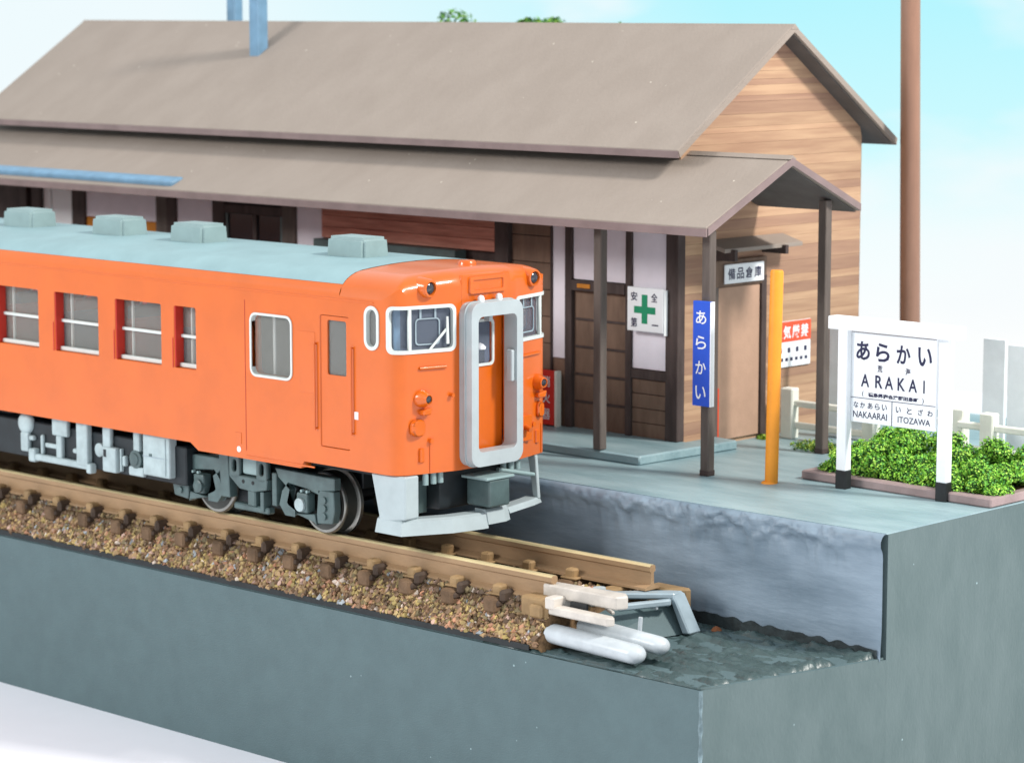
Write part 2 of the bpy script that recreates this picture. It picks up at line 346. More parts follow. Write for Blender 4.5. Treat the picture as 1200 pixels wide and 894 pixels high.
# ================================================================== TRACK
trk = empty('railway_track', (0, 1.42, -.7), 'brown model railway track with sleepers, ending short of the platform corner', 'railway track')
def rail(y, x0, x1):
    pr = [(-.15, -.57), (-.15, -.535), (-.035, -.50), (-.028, -.33), (-.06, -.31), (-.06, -.245), (-.036, -.222)]
    pr = pr+[(-a, b) for a, b in pr[::-1]]
    bm = bmesh.new(); prism_bm(bm, [(y+a, b) for a, b in pr], 'X', x0, x1)
    r = frombm('rail', bm, M_RAIL, trk)
    r.data.materials.append(M_RAILTOP)
    for p in r.data.polygons:
        if p.normal.z > .3 and p.center.z > .3: p.material_index = 1
    return r
rail(.68, -32, 2.35); rail(2.16, -32, 2.85)
sl0 = None
xs_ = [2.33-.83*i for i in range(41)]
for i, x in enumerate(xs_):
    w = .12
    if i == 0:
        box('sleeper', x-w, x+w, .3, 2.62, -.76, -.575, M_CLIP, trk, .03); continue
    if sl0 is None:
        sl0 = box('sleeper', x-w, x+w, .25, 2.60, -.80, -.585, M_SLEEPER, trk, .03); base = sl0; x_0 = x
        for (ya, yb) in ((.40, .58), (.80, .92), (1.90, 2.05), (2.28, 2.42)):
            bmq = bmesh.new(); bbox_bm(bmq, x-.085, x+.085, ya, yb, -.58, -.43, .025); bbox_bm(bmq, x-.15, x+.15, ya-.02, yb+.02, -.58, -.545, .012)
            frombm('rail_clip', bmq, M_CLIP, sl0)
        bmq = bmesh.new(); bbox_bm(bmq, x+.09, x+.20, .34, .60, -.66, -.48, .04); bbox_bm(bmq, x+.03, x+.15, .28, .42, -.72, -.62, .03); frombm('clip_shade', bmq, M_CLIP_SHADE, sl0)  # dark boxes added as the shadow beside the clip
    else:
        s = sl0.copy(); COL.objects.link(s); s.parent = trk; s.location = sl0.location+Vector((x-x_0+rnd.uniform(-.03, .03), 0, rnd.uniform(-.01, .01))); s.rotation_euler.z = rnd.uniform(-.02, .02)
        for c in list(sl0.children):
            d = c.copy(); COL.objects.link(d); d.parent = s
# ballast: bed plus loose stones
def bedz(y):
    if y < .46: return -1.13+(y-.12)/.34*.46
    return -.62-(.05 if y > .6 else 0)
bm = bmesh.new(); ys = [.125, .2, .3, .46, .62, .9, 1.4, 2.0, 2.5, 2.75, 2.95]; g = []
xs2 = list(np.arange(-14, 2.6, .12)); xs2 = [-32, -24, -18]+xs2
for x in xs2: g.append([bm.verts.new((x, y, (bedz(y) if y < 2.6 else -.68-(y-2.5)*.9)+.02*noise.noise(Vector((x*4, y*4, 0))))) for y in ys])
for a, b in zip(g, g[1:]):
    for k in range(len(ys)-1): bm.faces.new((a[k], b[k], b[k+1], a[k+1]))
l = g[-1]; lo = [bm.verts.new((2.62, y, -1.16)) for y in ys]
for k in range(len(ys)-1): bm.faces.new((l[k], lo[k], lo[k+1], l[k+1]))
tag(frombm('ballast_bed', bm, M_BED, smooth=True), kind='structure')
rng = np.random.default_rng(4)
octv = np.array([(1, 0, 0), (-1, 0, 0), (0, 1, 0), (0, -1, 0), (0, 0, 1), (0, 0, -1), (.6, .6, .5), (-.6, .5, .6)], 'f')
octf = np.array([(0, 2, 6), (2, 4, 6), (4, 0, 6), (2, 1, 7), (1, 4, 7), (4, 2, 7), (1, 3, 4), (3, 0, 4), (2, 0, 5), (1, 2, 5), (3, 1, 5), (0, 3, 5)])
P = []
for n_, xa, xb, ya, yb in ((15000, -12, 2.5, .135, .60), (2600, -2.0, 2.55, .75, 2.1), (1500, -12, -2, .75, 1.2), (2500, -26, -12, .14, .66), (700, -2, 2.55, 2.2, 2.8)):
    x = rng.uniform(xa, xb, n_); y = rng.uniform(ya, yb, n_); z = np.array([bedz(t) for t in y])
    P.append(np.stack([x, y, z+.012], 1))
P = np.concatenate(P).astype('f'); n = len(P)
s = (.014+.045*rng.random((n, 1, 1))**2.2)*np.ones((1, 1, 3))*rng.uniform(.7, 1.3, (n, 1, 3))
v = octv[None]*s*rng.uniform(.75, 1.25, (n, 8, 1))
a = rng.uniform(0, 6.28, n); ca, sa = np.cos(a)[:, None], np.sin(a)[:, None]
v = np.stack([v[..., 0]*ca-v[..., 1]*sa, v[..., 0]*sa+v[..., 1]*ca, v[..., 2]], -1)+P[:, None]
f = (octf[None]+np.arange(n)[:, None, None]*8).reshape(-1, 3)
me = bpy.data.meshes.new('ballast'); me.from_pydata(v.reshape(-1, 3).tolist(), [], f.tolist())
pal = np.array([lin(*c) for c in ((164, 134, 96), (184, 158, 106), (146, 114, 86), (186, 154, 138), (182, 132, 102), (132, 116, 82), (158, 164, 168), (206, 190, 174), (112, 88, 66), (172, 150, 92))], 'f')
wts = np.array([4, 3, 5, 1.6, 1.6, 3.5, .6, .5, 5, 3.]); wts /= wts.sum()
cc = pal[rng.choice(len(pal), n, p=wts)]*rng.uniform(.7, 1.18, (n, 1)); dirt = np.clip((P[:, 1]-.34)/.12, 0, 1)*(P[:, 1] < .7)*.5; cc[:, :3] *= (1-dirt)[:, None]; cc[:, 3] = 1
ca_ = me.color_attributes.new('stone_colour', 'FLOAT_COLOR', 'POINT'); ca_.data.foreach_set('color', np.repeat(cc, 8, 0).astype('f').ravel())
mb = bpy.data.materials.new('ballast_stones'); mb.use_nodes = True; at = mb.node_tree.nodes.new('ShaderNodeVertexColor'); at.layer_name = 'stone_colour'
mb.node_tree.links.new(at.outputs[0], mb.node_tree.nodes['Principled BSDF'].inputs['Base Color']); mb.node_tree.nodes['Principled BSDF'].inputs['Roughness'].default_value = .7
o = link('ballast', me, mb); tag(o, 'tan and reddish ballast chips along the near rail', 'ballast', kind='stuff')
# plastic joiner pieces at the rail end
j = empty('rail_joiner', (3.0, .7, -.75), 'cream white plastic track joiner with two flat bars at the near rail end', 'track joiner')
prism('upper_bar', [(2.2, .60), (2.2, .84), (3.46, .92), (3.60, .78), (3.52, .62)], 'Z', -.52, -.34, M_JOIN, j, bev=.02)
prism('lower_bar', [(2.5, .38), (2.5, .56), (3.58, .52), (3.66, .44), (3.60, .36)], 'Z', -.69, -.57, M_JOIN, j, bev=.02)
box('joiner_block', 2.0, 2.5, .36, .9, -.78, -.49, M_CLIP, j, .03)
box('crossbar', 2.45, 2.62, .36, .95, -.62, -.45, M_JOIN, j, .02)
box('dark_slot', 2.75, 3.05, .56, .60, -.60, -.50, M_BLACK, j, .004)
tube('centre_pin', (3.66, .95, -.88), (3.68, .95, -.64), .03, M_TAB, j); box('pin_foot', 3.55, 3.85, .88, 1.02, -.90, -.86, M_TAB, j, .01); box('loose_tongue', 2.3, 2.9, .95, 1.12, -.60, -.53, M_GREYPL, j, .015)
def tab(p0, p1, r, label):
    bm = bmesh.new(); p0, p1 = Vector(p0), Vector(p1); d = (p1-p0).normalized()
    a = Vector((0, 1, 0)); b = d.cross(a); rings = []
    L_ = (p1-p0).length; pr = [(0, .55), (.03, .95), (.08, 1)]+[(L_-r, 1)]+[(L_-r+r*math.sin(t), math.cos(t)) for t in (.4, .8, 1.15, 1.45)]
    for h, k in pr: rings.append([bm.verts.new(p0+d*h+(a*math.cos(t)+b*math.sin(t)*.82)*r*k) for t in [i*math.pi/10 for i in range(20)]])
    for A, B in zip(rings, rings[1:]):
        for i in range(20): bm.faces.new((A[i], A[(i+1) % 20], B[(i+1) % 20], B[i]))
    bm.faces.new(rings[0][::-1]); bm.faces.new(rings[-1])
    return tag(frombm('round_tab', bm, M_TAB, smooth=True, angle=50), label, 'plastic tab', 'round plastic tabs at the track end')
tab((2.5, .42, -.95), (4.22, .38, -.99), .165, 'round ended white plastic tab nearest the front edge of the layout')
tab((2.75, .80, -.86), (4.30, .78, -.93), .15, 'round ended white plastic tab behind the front one at the track end')
we = empty('track_end_piece', (3.2, 1.9, -.8), 'grey blue plastic wedge at the open end of the track bed', 'end piece')
bm = bmesh.new()
vv = [(2.4, 1.1, -.80), (2.4, 2.45, -.80), (3.05, 2.40, -.78), (3.0, 1.35, -.98), (2.7, 1.1, -1.15), (2.7, 2.5, -1.15), (3.35, 2.45, -1.15), (3.2, 1.7, -1.15)]
vv = [bm.verts.new(p) for p in vv]; bmesh.ops.convex_hull(bm, input=vv)
frombm('dark_core', bm, M_SLATE, we)
prism('end_flap', [(3.10, -.62), (3.19, -.60), (3.50, -1.12), (3.36, -1.14)], 'Y', 2.20, 2.46, M_GREYPL, we, bev=.02)
for i_, (x, y, z, a, b, c, rz, m_) in enumerate(((2.55, 1.0, -.70, .28, .07, .05, .5, M_CLIP), (2.95, 1.15, -.72, .22, .05, .05, -.4, M_JOIN), (3.0, 1.9, -.76, .3, .06, .05, .2, M_TAB), (2.7, 2.05, -.66, .16, .09, .06, 1.0, M_CLIP), (3.25, 1.25, -1.08, .14, .05, .04, .8, M_JOIN), (3.05, .62, -.72, .12, .06, .05, .3, M_CLIP))):
    f_ = box('fragment', x-a/2, x+a/2, y-b/2, y+b/2, z, z+c, m_, we, .01); f_.rotation_euler = (.1*i_, .12, rz)
prism('upper_arm', [(2.42, 1.72), (2.50, 1.58), (3.20, 2.22), (3.16, 2.46), (3.0, 2.36)], 'Z', -.67, -.585, M_GREYPL, we, bev=.02)
prism('lower_arm', [(2.85, 1.40), (2.95, 1.32), (3.24, 2.10), (3.16, 2.20)], 'Z', -.74, -.65, M_GREYPL, we, bev=.02)
box('cross_rib', 2.35, 2.6, 1.15, 1.7, -.70, -.56, M_GREYPL, we, .02)
prism('brown_edge', [(2.6, 2.30), (2.95, 2.30), (3.22, 2.50), (3.22, 2.58), (2.6, 2.58)], 'Z', -1.12, -.56, M_CLIP, we, bev=.03)
lathe('screw', (2.62, 1.30, -.60), (0, 0, 1), [(0, .07), (.10, .05), (.12, .09), (.16, .09)], M_HOOD, we, seg=10)
tag(lathe('loose_scrap', (3.60, 2.66, -1.16), (0, 0, 1), [(0, .05), (.04, .08), (.08, .05), (.10, .01)], mat('rust_foam', (150, 90, 52), .8, .2, 9), seg=7), 'small rust orange foam crumb by the platform wall at the track end', 'crumb')

# ================================================================== RAILCAR
W = 3.12
HC = W/2
car = empty('railcar', (-8, HC, -.22), 'orange diesel railcar with a blue grey roof stopped beside the platform', 'railcar')
XR = -21.0
def cyc(y): return 3.82-.12*((y-HC)/HC)**2
def sdrop(dy): dy = max(0, dy); return .28*(1-math.sqrt(max(0, 1-(1-dy/.45)**2))) if dy < .45 else 0
def fdrop(df): df = max(0, df); return .22*(1-math.sqrt(max(0, 1-(1-df/.3)**2))) if df < .3 else 0
# plan outline of the cab, near half
pl = [(-.85, 0), (-.6, 0), (-.45, 0)]
A_, C_, B_ = Vector((-.34, 0)), Vector((-.05, 0)), Vector((.0, .196))
for i in range(13):
    t = i/12; p = A_*(1-t)**2+C_*2*t*(1-t)+B_*t*t; pl.append((p.x, p.y))
for i in range(1, 9): pl.append((0+.2*i/8, .196+(.98-.196)*i/8))
half = pl[:]
pl = half+[(.2, .98+(W-1.96)*i/8) for i in range(1, 8)]+[(x, W-y) for x, y in half[::-1]]
SS = [0]
for a, b in zip(pl, pl[1:]): SS.append(SS[-1]+math.hypot(b[0]-a[0], b[1]-a[1]))
def plan(s, inset=0):
    s = min(max(s, 0), SS[-1]); k = max(i for i in range(len(SS)) if SS[i] <= s+1e-9); k = min(k, len(SS)-2)
    t = (s-SS[k])/(SS[k+1]-SS[k]); a, b = pl[k], pl[k+1]; x, y = a[0]+(b[0]-a[0])*t, a[1]+(b[1]-a[1])*t
    def nrm(i):
        i = min(max(i, 0), len(pl)-2); dx, dy = pl[i+1][0]-pl[i][0], pl[i+1][1]-pl[i][1]; l = math.hypot(dx, dy); return dy/l, -dx/l
    n0 = Vector(nrm(k-1))+Vector(nrm(k)); n1 = Vector(nrm(k))+Vector(nrm(k+1)); nn = (n0.normalized()*(1-t)+n1.normalized()*t).normalized()
    return Vector((x-nn.x*inset, y-nn.y*inset))
def wtop(s):
    p = plan(s); return cyc(p.y)-max(sdrop(min(p.y, W-p.y)), .22 if p.x > -.02 else (fdrop(max(0, -.02-p.x))))
def s_at_y(y):   # front facets
    for i in range(len(pl)-1):
        if pl[i][1] <= y <= pl[i+1][1] and pl[i+1][1] > pl[i][1]: return SS[i]+(y-pl[i][1])/(pl[i+1][1]-pl[i][1])*(SS[i+1]-SS[i])
def s_at_x(x):   # near side
    return x+.85
TH_ = .07
outl = [(0, .95)]+[(s, .95) for s in SS[1:-1]]+[(SS[-1], .95)]+[(s, wtop(s)) for s in SS[::-1]]
sA, sB = s_at_x(-.225), s_at_y(.93); fz0, fz1 = 2.69, 3.33
S_ = SS[-1]
ws_n = rrect(sA, sB, fz0, fz1, .09); ws_f = rrect(S_-sB, S_-sA, fz0, fz1, .09)
ov = (s_at_x(-.66), s_at_x(-.40)); ov_n = rrect(ov[0], ov[1], 2.72, 3.31, .125, 8); ov_f = rrect(S_-ov[1], S_-ov[0], 2.72, 3.31, .125, 8)
gd = (s_at_y(1.16), s_at_y(1.98)); gdh = rrect(gd[0], gd[1], 1.05, 3.16, .03, 2)
fmap = lambda off: (lambda u, v, w: (*plan(u, TH_-w-off), v))
cuts = [s for s in SS[1:-1]]
plate('cab_front', outl, [ws_n, ws_f, ov_n, ov_f, gdh], TH_, fmap(0), M_ORANGE, car, True, 32, cuts)
def ring(name, a, b, z0, z1, r, wd, th, off, m, parent, cuts=cuts):
    return plate(name, rrect(a, b, z0, z1, r, 6), [rrect(a+wd, b-wd, z0+wd, z1-wd, max(.01, r-wd*.6), 6)], th, fmap(off), m, parent, True, 40, cuts)
for (a, b, side) in ((sA, sB, 0), (S_-sB, S_-sA, 1)):
    w_ = plate('windshield', rrect(a+.02, b-.02, fz0+.02, fz1-.02, .07), [], .012, fmap(.0), M_GLASSF, car, True, 40, cuts)
    ring('windshield_frame', a-.018, b+.018, fz0-.018, fz1+.018, .1, .05, .07, .014, M_WHITEFR, w_)
    ms = s_at_y(.22) if side == 0 else S_-s_at_y(.22)
    plate('mullion', [(ms-.022, fz0+.03), (ms+.022, fz0+.03), (ms+.022, fz1-.03), (ms-.022, fz1-.03)], [], .05, fmap(.03), M_WHITEFR, w_)
    # defroster frame and wiper inside/over the pane
    c0, c1 = (s_at_y(.33), s_at_y(.72)) if side == 0 else (S_-s_at_y(.72), S_-s_at_y(.33))
    ring('defroster_frame', c0, c1, 2.78, 3.16, .06, .018, .012, .018, M_GREYPL, w_)
    for q in (c0+.07, c1-.09): plate('hanger', [(q, 3.15), (q+.03, 3.15), (q+.03, 3.30), (q, 3.30)], [], .015, fmap(.018), M_GREYPL, w_)
    if side == 0:
        q0, q1 = s_at_y(.52), s_at_y(.82)
        plate('wiper', [(q0, 2.72), (q0+.05, 2.72), (q1, 2.98), (q1-.01, 3.02)], [], .015, fmap(.05), M_WHITEFR, w_)
        plate('wiper_blade', [(q1-.02, 2.78), (q1+.025, 2.78), (q1+.01, 3.17), (q1-.02, 3.17)], [], .02, fmap(.055), M_WHITEFR, w_)
for (a, b) in (ov, (S_-ov[1], S_-ov[0])):
    w_ = plate('oval_window', rrect(a+.02, b-.02, 2.74, 3.29, .11, 8), [], .012, fmap(.02), M_GLASS, car)
    ring('frame', a-.02, b+.02, 2.70, 3.33, .145, .05, .07, .018, M_WHITEFR, w_)
# forehead and roof dome of the cab
bm = bmesh.new(); near = half
rowsx = [-1.2, -1.1, -1.0, -.95]+[p[0] for p in near]; rowsy = [0, 0, 0, 0]+[p[1] for p in near]
def xfront(y):
    yy = min(y, W-y)
    if yy >= .98: return .2
    for (x0, y0), (x1, y1) in zip(near, near[1:]):
        if y0 <= yy <= y1 and y1 > y0: return x0+(x1-x0)*(yy-y0)/(y1-y0)
    return -.34
NV = 48; g = []
for X_, Yl in zip(rowsx, rowsy):
    row = []
    for k in range(NV+1):
        t = k/NV; t = t if Yl > .9 else .5-.5*math.cos(math.pi*t)*(1-.0) if False else t
        tt = .5+.5*math.copysign(abs(2*t-1)**.7, 2*t-1)
        y = Yl+(W-2*Yl)*tt; xf = xfront(y)
        df = max(0, xf-X_) if y not in (Yl, W-Yl) else 0
        if X_ <= -.34 and (k == 0 or k == NV): z = cyc(y)-sdrop(0)
        elif k in (0, NV):
            z = cyc(y)-max(sdrop(min(y, W-y)), .22 if X_ > -.02 else fdrop(max(0, -.02-X_)))
        else: z = cyc(y)-max(sdrop(min(y, W-y)), fdrop(df))
        row.append(bm.verts.new((X_, y, z)))
    g.append(row)
for a, b in zip(g, g[1:]):
    for k in range(NV): bm.faces.new((a[k], b[k], b[k+1], a[k+1]))
frombm('cab_roof', bm, M_ORANGE, car, True, 60)
# roof and cantrail of the passenger body
bm = bmesh.new(); ys = [.07, .11, .16, .23, .32, .45, .6, .8, 1.0, 1.25, HC]; ys = ys+[W-y for y in ys[-2::-1]]; g = []
for X_ in list(np.linspace(XR, -1.2, 12)): g.append([bm.verts.new((X_, y, cyc(y)-sdrop(min(y, W-y))+.006)) for y in ys])
for a, b in zip(g, g[1:]):
    for k in range(len(ys)-1): bm.faces.new((a[k], b[k], b[k+1], a[k+1]))
frombm('roof', bm, M_CROOF, car, True, 60)
for side in (0, 1):
    bm = bmesh.new(); ys = [0, .003, .01, .02, .035, .05, .07, .075]; g = []
    for X_ in (XR, -1.2): g.append([bm.verts.new((X_, y if side == 0 else W-y, cyc(y)-sdrop(y))) for y in ys])
    for k in range(len(ys)-1): bm.faces.new((g[0][k], g[1][k], g[1][k+1], g[0][k+1]))
    frombm('cantrail', bm, M_ORANGE, car, True, 60)
box('rain_strip', XR, -.5, -.008, .004, 3.36, 3.385, M_ORANGE_D, car, .003)
# side walls
wins = [(-4.90, -4.38)]+[(-6.33-1.545*k, -5.20-1.545*k) for k in range(9)]
cabd = (-1.62, -1.0, 1.21, 3.13)
sk = [(XR, .95), (-4.55, .95), (-4.36, .84), (-2.06, .84), (-1.98, .95), (-.85, .95), (-.85, 3.42), (XR, 3.42)]
for side in (0, 1):
    y0 = 0 if side == 0 else W; sg = 1 if side == 0 else -1
    fm = lambda u, v, w, y0=y0, sg=sg: (u, y0+sg*(.19-w), v)
    holes = [rrect(a, b, 2.06, 3.01, .03, 2) for a, b in wins]+[rrect(-3.10, -2.24, 2.13, 3.02, .1), rrect(*cabd, .03, 2)]
    plate('side_wall', sk, holes, .19, fm, M_ORANGE, car)
    for a, b in wins:
        w_ = box('side_window', a-.02, b+.02, y0+sg*.172, y0+sg*.184, 2.04, 3.03, M_GLASS, car, 0)
        box('sash_bar', a, b, y0+sg*.12, y0+sg*.17, 2.515, 2.565, M_WHITEFR, w_, .008)
        box('sill_bar', a, b, y0+sg*.09, y0+sg*.17, 2.065, 2.13, M_WHITEFR, w_, .008)
        box('reveal_shade_strip', a, a+.03, y0+sg*.012, y0+sg*.17, 2.07, 3.005, M_REVEAL_SHADE, w_, .003)  # this strip and the rib below are added as painted reveal shade
        box('reveal_shade_rib', a-.035, a-.012, y0-sg*.008, y0+sg*.01, 2.06, 2.52, M_REVEAL_SHADE, w_, .003)
        box('inner_post', a+.14, a+.17, y0+sg*.22, y0+sg*.26, 2.0, 3.1, M_WHITEFR, w_, .004)
    # passenger door window
    w_ = box('door_window', -3.1, -2.24, y0+sg*.06, y0+sg*.07, 2.13, 3.02, M_GLASS, car, 0)
    fm2 = lambda u, v, w, y0=y0, sg=sg: (u, y0+sg*(.07-w), v)
    plate('frame', rrect(-3.135, -2.205, 2.10, 3.05, .13), [rrect(-3.10, -2.24, 2.135, 3.015, .10)], .088, fm2, M_WHITEFR, w_, True, 40)
    box('pillar', -2.98, -2.93, y0+sg*.3, y0+sg*.34, 1.9, 3.1, M_WHITEFR, w_, .01)
    # cab door
    fm3 = lambda u, v, w, y0=y0, sg=sg: (u, y0+sg*(.06-w), v)
    d_ = plate('cab_door', rrect(cabd[0]+.014, cabd[1]-.014, cabd[2]+.014, cabd[3]-.012, .02, 2), [rrect(-1.48, -1.08, 2.27, 3.06, .03, 2)], .045, fm3, M_ORANGE, car)
    box('pane', -1.48, -1.08, y0+sg*.048, y0+sg*.056, 2.27, 3.06, M_GLASS, d_, 0)
    for x in (-1.70, -.93):
        tube('handrail', (x, y0-sg*.035, 1.45), (x, y0-sg*.035, 2.72), .014, M_ORANGE_D, car, seg=8)
        for z in (1.47, 2.70): tube('rail_foot', (x, y0-sg*.035, z), (x, y0+sg*.01, z), .014, M_ORANGE_D, car, seg=8)
    box('inspection_panel', -2.06, -1.72, y0-sg*.006, y0+sg*.01, 1.97, 2.86, M_ORANGE_D, car, .004)
    box('door_seam', -3.262, -3.246, y0-sg*.0015, y0+sg*.01, .97, 3.22, M_SEAM, car, 0)
    box('door_rail', -3.25, -1.75, y0-sg*.012, y0+sg*.01, .875, .90, M_ORANGE_D, car, .004)
    box('side_plate', -.90, -.82, y0-sg*.006, y0+sg*.01, 1.68, 1.79, M_TAG, car, .002)
    box('card_holder', -3.50, -3.36, y0-sg*.008, y0+sg*.01, 1.05, 1.22, M_ORANGE_D, car, .003)
tube('side_marker', (-3.42, -.006, .97), (-3.42, .01, .97), .045, M_TAG, car, seg=16)
# roof gear
for x in (-2.45, -6.12, -8.12, -10.55, -14, -17.5):
    bm = bmesh.new(); bbox_bm(bm, x-.44, x+.40, 1.27, 1.85, 3.66, 4.11, 0)
    for v in bm.verts:
        if v.co.z > 4: v.co.x = x-.06+(v.co.x-x+.06)*.955; v.co.y = HC+(v.co.y-HC)*.90
    bmesh.ops.bevel(bm, geom=list(bm.edges), offset=.05, segments=3, affect='EDGES')
    v_ = frombm('roof_ventilator', bm, M_VENT, car, True, 50)
h_ = box('roof_hatch', -2.72, -2.28, .78, 1.02, 3.70, 3.79, M_CROOF, car, .02)
box('hatch_slot', -2.62, -2.36, .83, .97, 3.78, 3.796, M_BOGIE, h_, .004)
lathe('horn_cover', (-.30, 1.68, 3.78), (0, 0, 1), [(0, .14), (.07, .135), (.10, .11), (.105, .02)], M_ORANGE_D, car)
# forehead: destination box, lamps
nb = .2
bm = bmesh.new()
d_ = plate('destination_box', rrect(1.20, 1.94, 3.46, 3.70, .03, 3), [rrect(1.26, 1.88, 3.505, 3.655, .015, 2)], .12, lambda u, v, w: (.085+w+.035, u, v), M_ORANGE_D, car, False)
box('blind', .09, .215, 1.25, 1.89, 3.50, 3.66, M_ORANGE_D, d_, .004)
prism('dome_step', [(1.04, 3.30), (2.08, 3.30), (2.08, 3.62), (2.04, 3.74), (1.08, 3.74), (1.04, 3.62)], 'X', -.2, .205, M_ORANGE, car, bev=.02, smooth=True)
for y in (.50, 2.64):
    x0 = xfront(y)-.16
    h_ = lathe('headlight', (x0, y, 3.59), (1, -.0, -.02), [(0, .15), (.20, .135), (.235, .12), (.24, .095), (.20, .085), (.2, .01)], M_ORANGE_D, car)
    lathe('lens', (x0+.205, y, 3.586), (1, 0, 0), [(0, .088), (.012, .08), (.03, .045), (.036, .005)], M_LENS, h_)
for y in (.40, 2.80):
    x0 = xfront(y)-.05
    t_ = lathe('tail_light', (x0, y, 2.03), (1, 0, 0), [(0, .125), (.1, .12), (.15, .09), (.20, .075), (.205, .06), (.18, .055), (.18, .01)], M_ORANGE_D, car)
    lathe('lens', (x0+.185, y, 2.03), (1, 0, 0), [(0, .056), (.02, .04), (.026, .005)], M_LENS, t_)
    prism('lamp_bracket', [(y-.05, 1.80), (y+.10, 1.80), (y+.13, 1.9), (y-.05, 1.87)], 'X', x0, x0+.15, M_ORANGE_D, car, bev=.015)
    prism('jumper_cover', rrect(y-.20 if y < 1.5 else y-.02, y+.04 if y < 1.5 else y+.12, 1.50, 1.74, .09), 'X', x0, x0+.11, M_ORANGE_D, car, bev=.02, smooth=True)
    tube('jumper_socket', (x0, y+.13*(1 if y < 1.5 else -1), 1.42), (x0+.13, y+.13*(1 if y < 1.5 else -1), 1.42), .035, M_ORANGE_D, car)
    box('step_lug', x0, x0+.085, y-.05, y+.03, 1.12, 1.32, M_ORANGE_D, car, .012)
    tube('conduit', (xfront(y+.13)+.006, y+.13, .97), (xfront(y+.13)+.006, y+.13, 1.40), .012, M_ORANGE_D, car, seg=8)
box('pipe_plate', xfront(2.45)-.02, xfront(2.45)+.05, 2.34, 2.56, 1.20, 1.58, M_ORANGE_D, car, .01)
tube('air_cock', (xfront(2.4)+.02, 2.42, 1.42), (xfront(2.4)+.14, 2.42, 1.38), .04, M_ORANGE_D, car)
tube('cab_lug', (.19, .86, 2.05), (.235, .86, 2.05), .03, M_ORANGE_D, car, seg=10)
for ya, yb in ((.36, .78), (2.2, 2.86)):
    bm = bmesh.new(); tube_bm(bm, (xfront(ya)+.018, ya, 2.46), (xfront(yb)+.018, yb, 2.46), .022, seg=8); frombm('hand_grip', bm, M_ORANGE_D, car, True, 60)
# gangway door and hood
gdo = plate('gangway_door', rrect(1.16, 1.98, 1.05, 3.16, .02, 2), [rrect(1.34, 1.77, 2.42, 3.04, .06)], .05, lambda u, v, w: (.06+w, u, v), M_ORANGE, car)
box('pane', .075, .085, 1.33, 1.78, 2.41, 3.05, M_GLASSF, gdo, 0)
plate('pane_frame', rrect(1.31, 1.80, 2.39, 3.07, .08), [rrect(1.35, 1.76, 2.43, 3.03, .05)], .02, lambda u, v, w: (.112+w, u, v), M_WHITEFR, gdo, True, 40)
lathe('desk_lamp', (.02, 1.62, 2.62), (0, 0, 1), [(0, .08), (.03, .085), (.07, .05), (.09, .01)], M_WHITE, gdo)
box('lamp_stand', -.05, .04, 1.55, 1.70, 2.42, 2.61, M_BLACK, gdo, .01)
hood = plate('gangway_hood', rrect(1.01, 2.07, 1.00, 3.35, .17, 7), [rrect(1.15, 1.94, 1.21, 3.15, .09, 6)], .26, lambda u, v, w: (.19+w, u, v), M_HOOD, car, False)
bv = hood.modifiers.new('bevel', 'BEVEL'); bv.width = .035; bv.segments = 3; bv.limit_method = 'ANGLE'; bv.angle_limit = R(50)
for p in hood.data.polygons: p.use_smooth = True
hood.data.set_sharp_from_angle(angle=R(60))
plate('hood_joint', rrect(.995, 2.085, .985, 3.365, .18, 7), [rrect(1.06, 2.02, 1.1, 3.25, .12, 6)], .03, lambda u, v, w: (.30+w, u, v), M_HOOD, hood, False)
box('grab_handle', .30, .42, 1.86, 1.93, 2.16, 2.62, M_HOOD, hood, .025, 2)
for y in (1.35, 1.72):
    lathe('hood_lug', (.30, y, 3.33), (0, 0, 1), [(0, .05), (.07, .05), (.10, .035), (.11, .01)], M_WHITE, hood, seg=12)
box('hood_hook', .2, .32, 1.51, 1.58, 3.05, 3.16, M_HOOD, hood, .01)
# interior
itr = box('cabin_floor', XR+.1, -.3, .2, 2.8, 1.18, 1.25, M_INTD, car, 0)
box('ceiling', XR+.1, -.3, .2, 2.8, 3.28, 3.31, M_INT, car, 0)
box('cab_partition', -2.0, -1.95, .2, 2.8, 1.25, 3.28, M_INTD, car, 0)
box('vestibule_partition', -4.1, -4.05, .2, 2.8, 1.25, 3.28, M_INT, car, 0)
for k in range(9):
    xx = -5.0-1.545*k
    for yy in (.3, 1.75): box('seat_back', xx-.16, xx, yy, yy+.95, 1.3, 2.62, M_SEAT if k % 2 else M_INTD, car, .04)
box('ceiling_light', -19, -4.5, 1.2, 1.9, 3.22, 3.27, M_WHITE, car, .01)
box('driver_desk', -.55, -.1, .35, 1.0, 1.25, 2.68, M_INTD, car, .03)
box('curtain', -.30, -.26, .16, .3, 2.5, 3.3, M_BLUEGR, car, .01)
box('cab_back_wall', -.95, -.9, .2, 2.8, 1.25, 3.3, M_INTD, car, 0)
box('tail_wall', XR-.05, XR, .02, 2.98, .95, 3.5, M_ORANGE, car, .01)
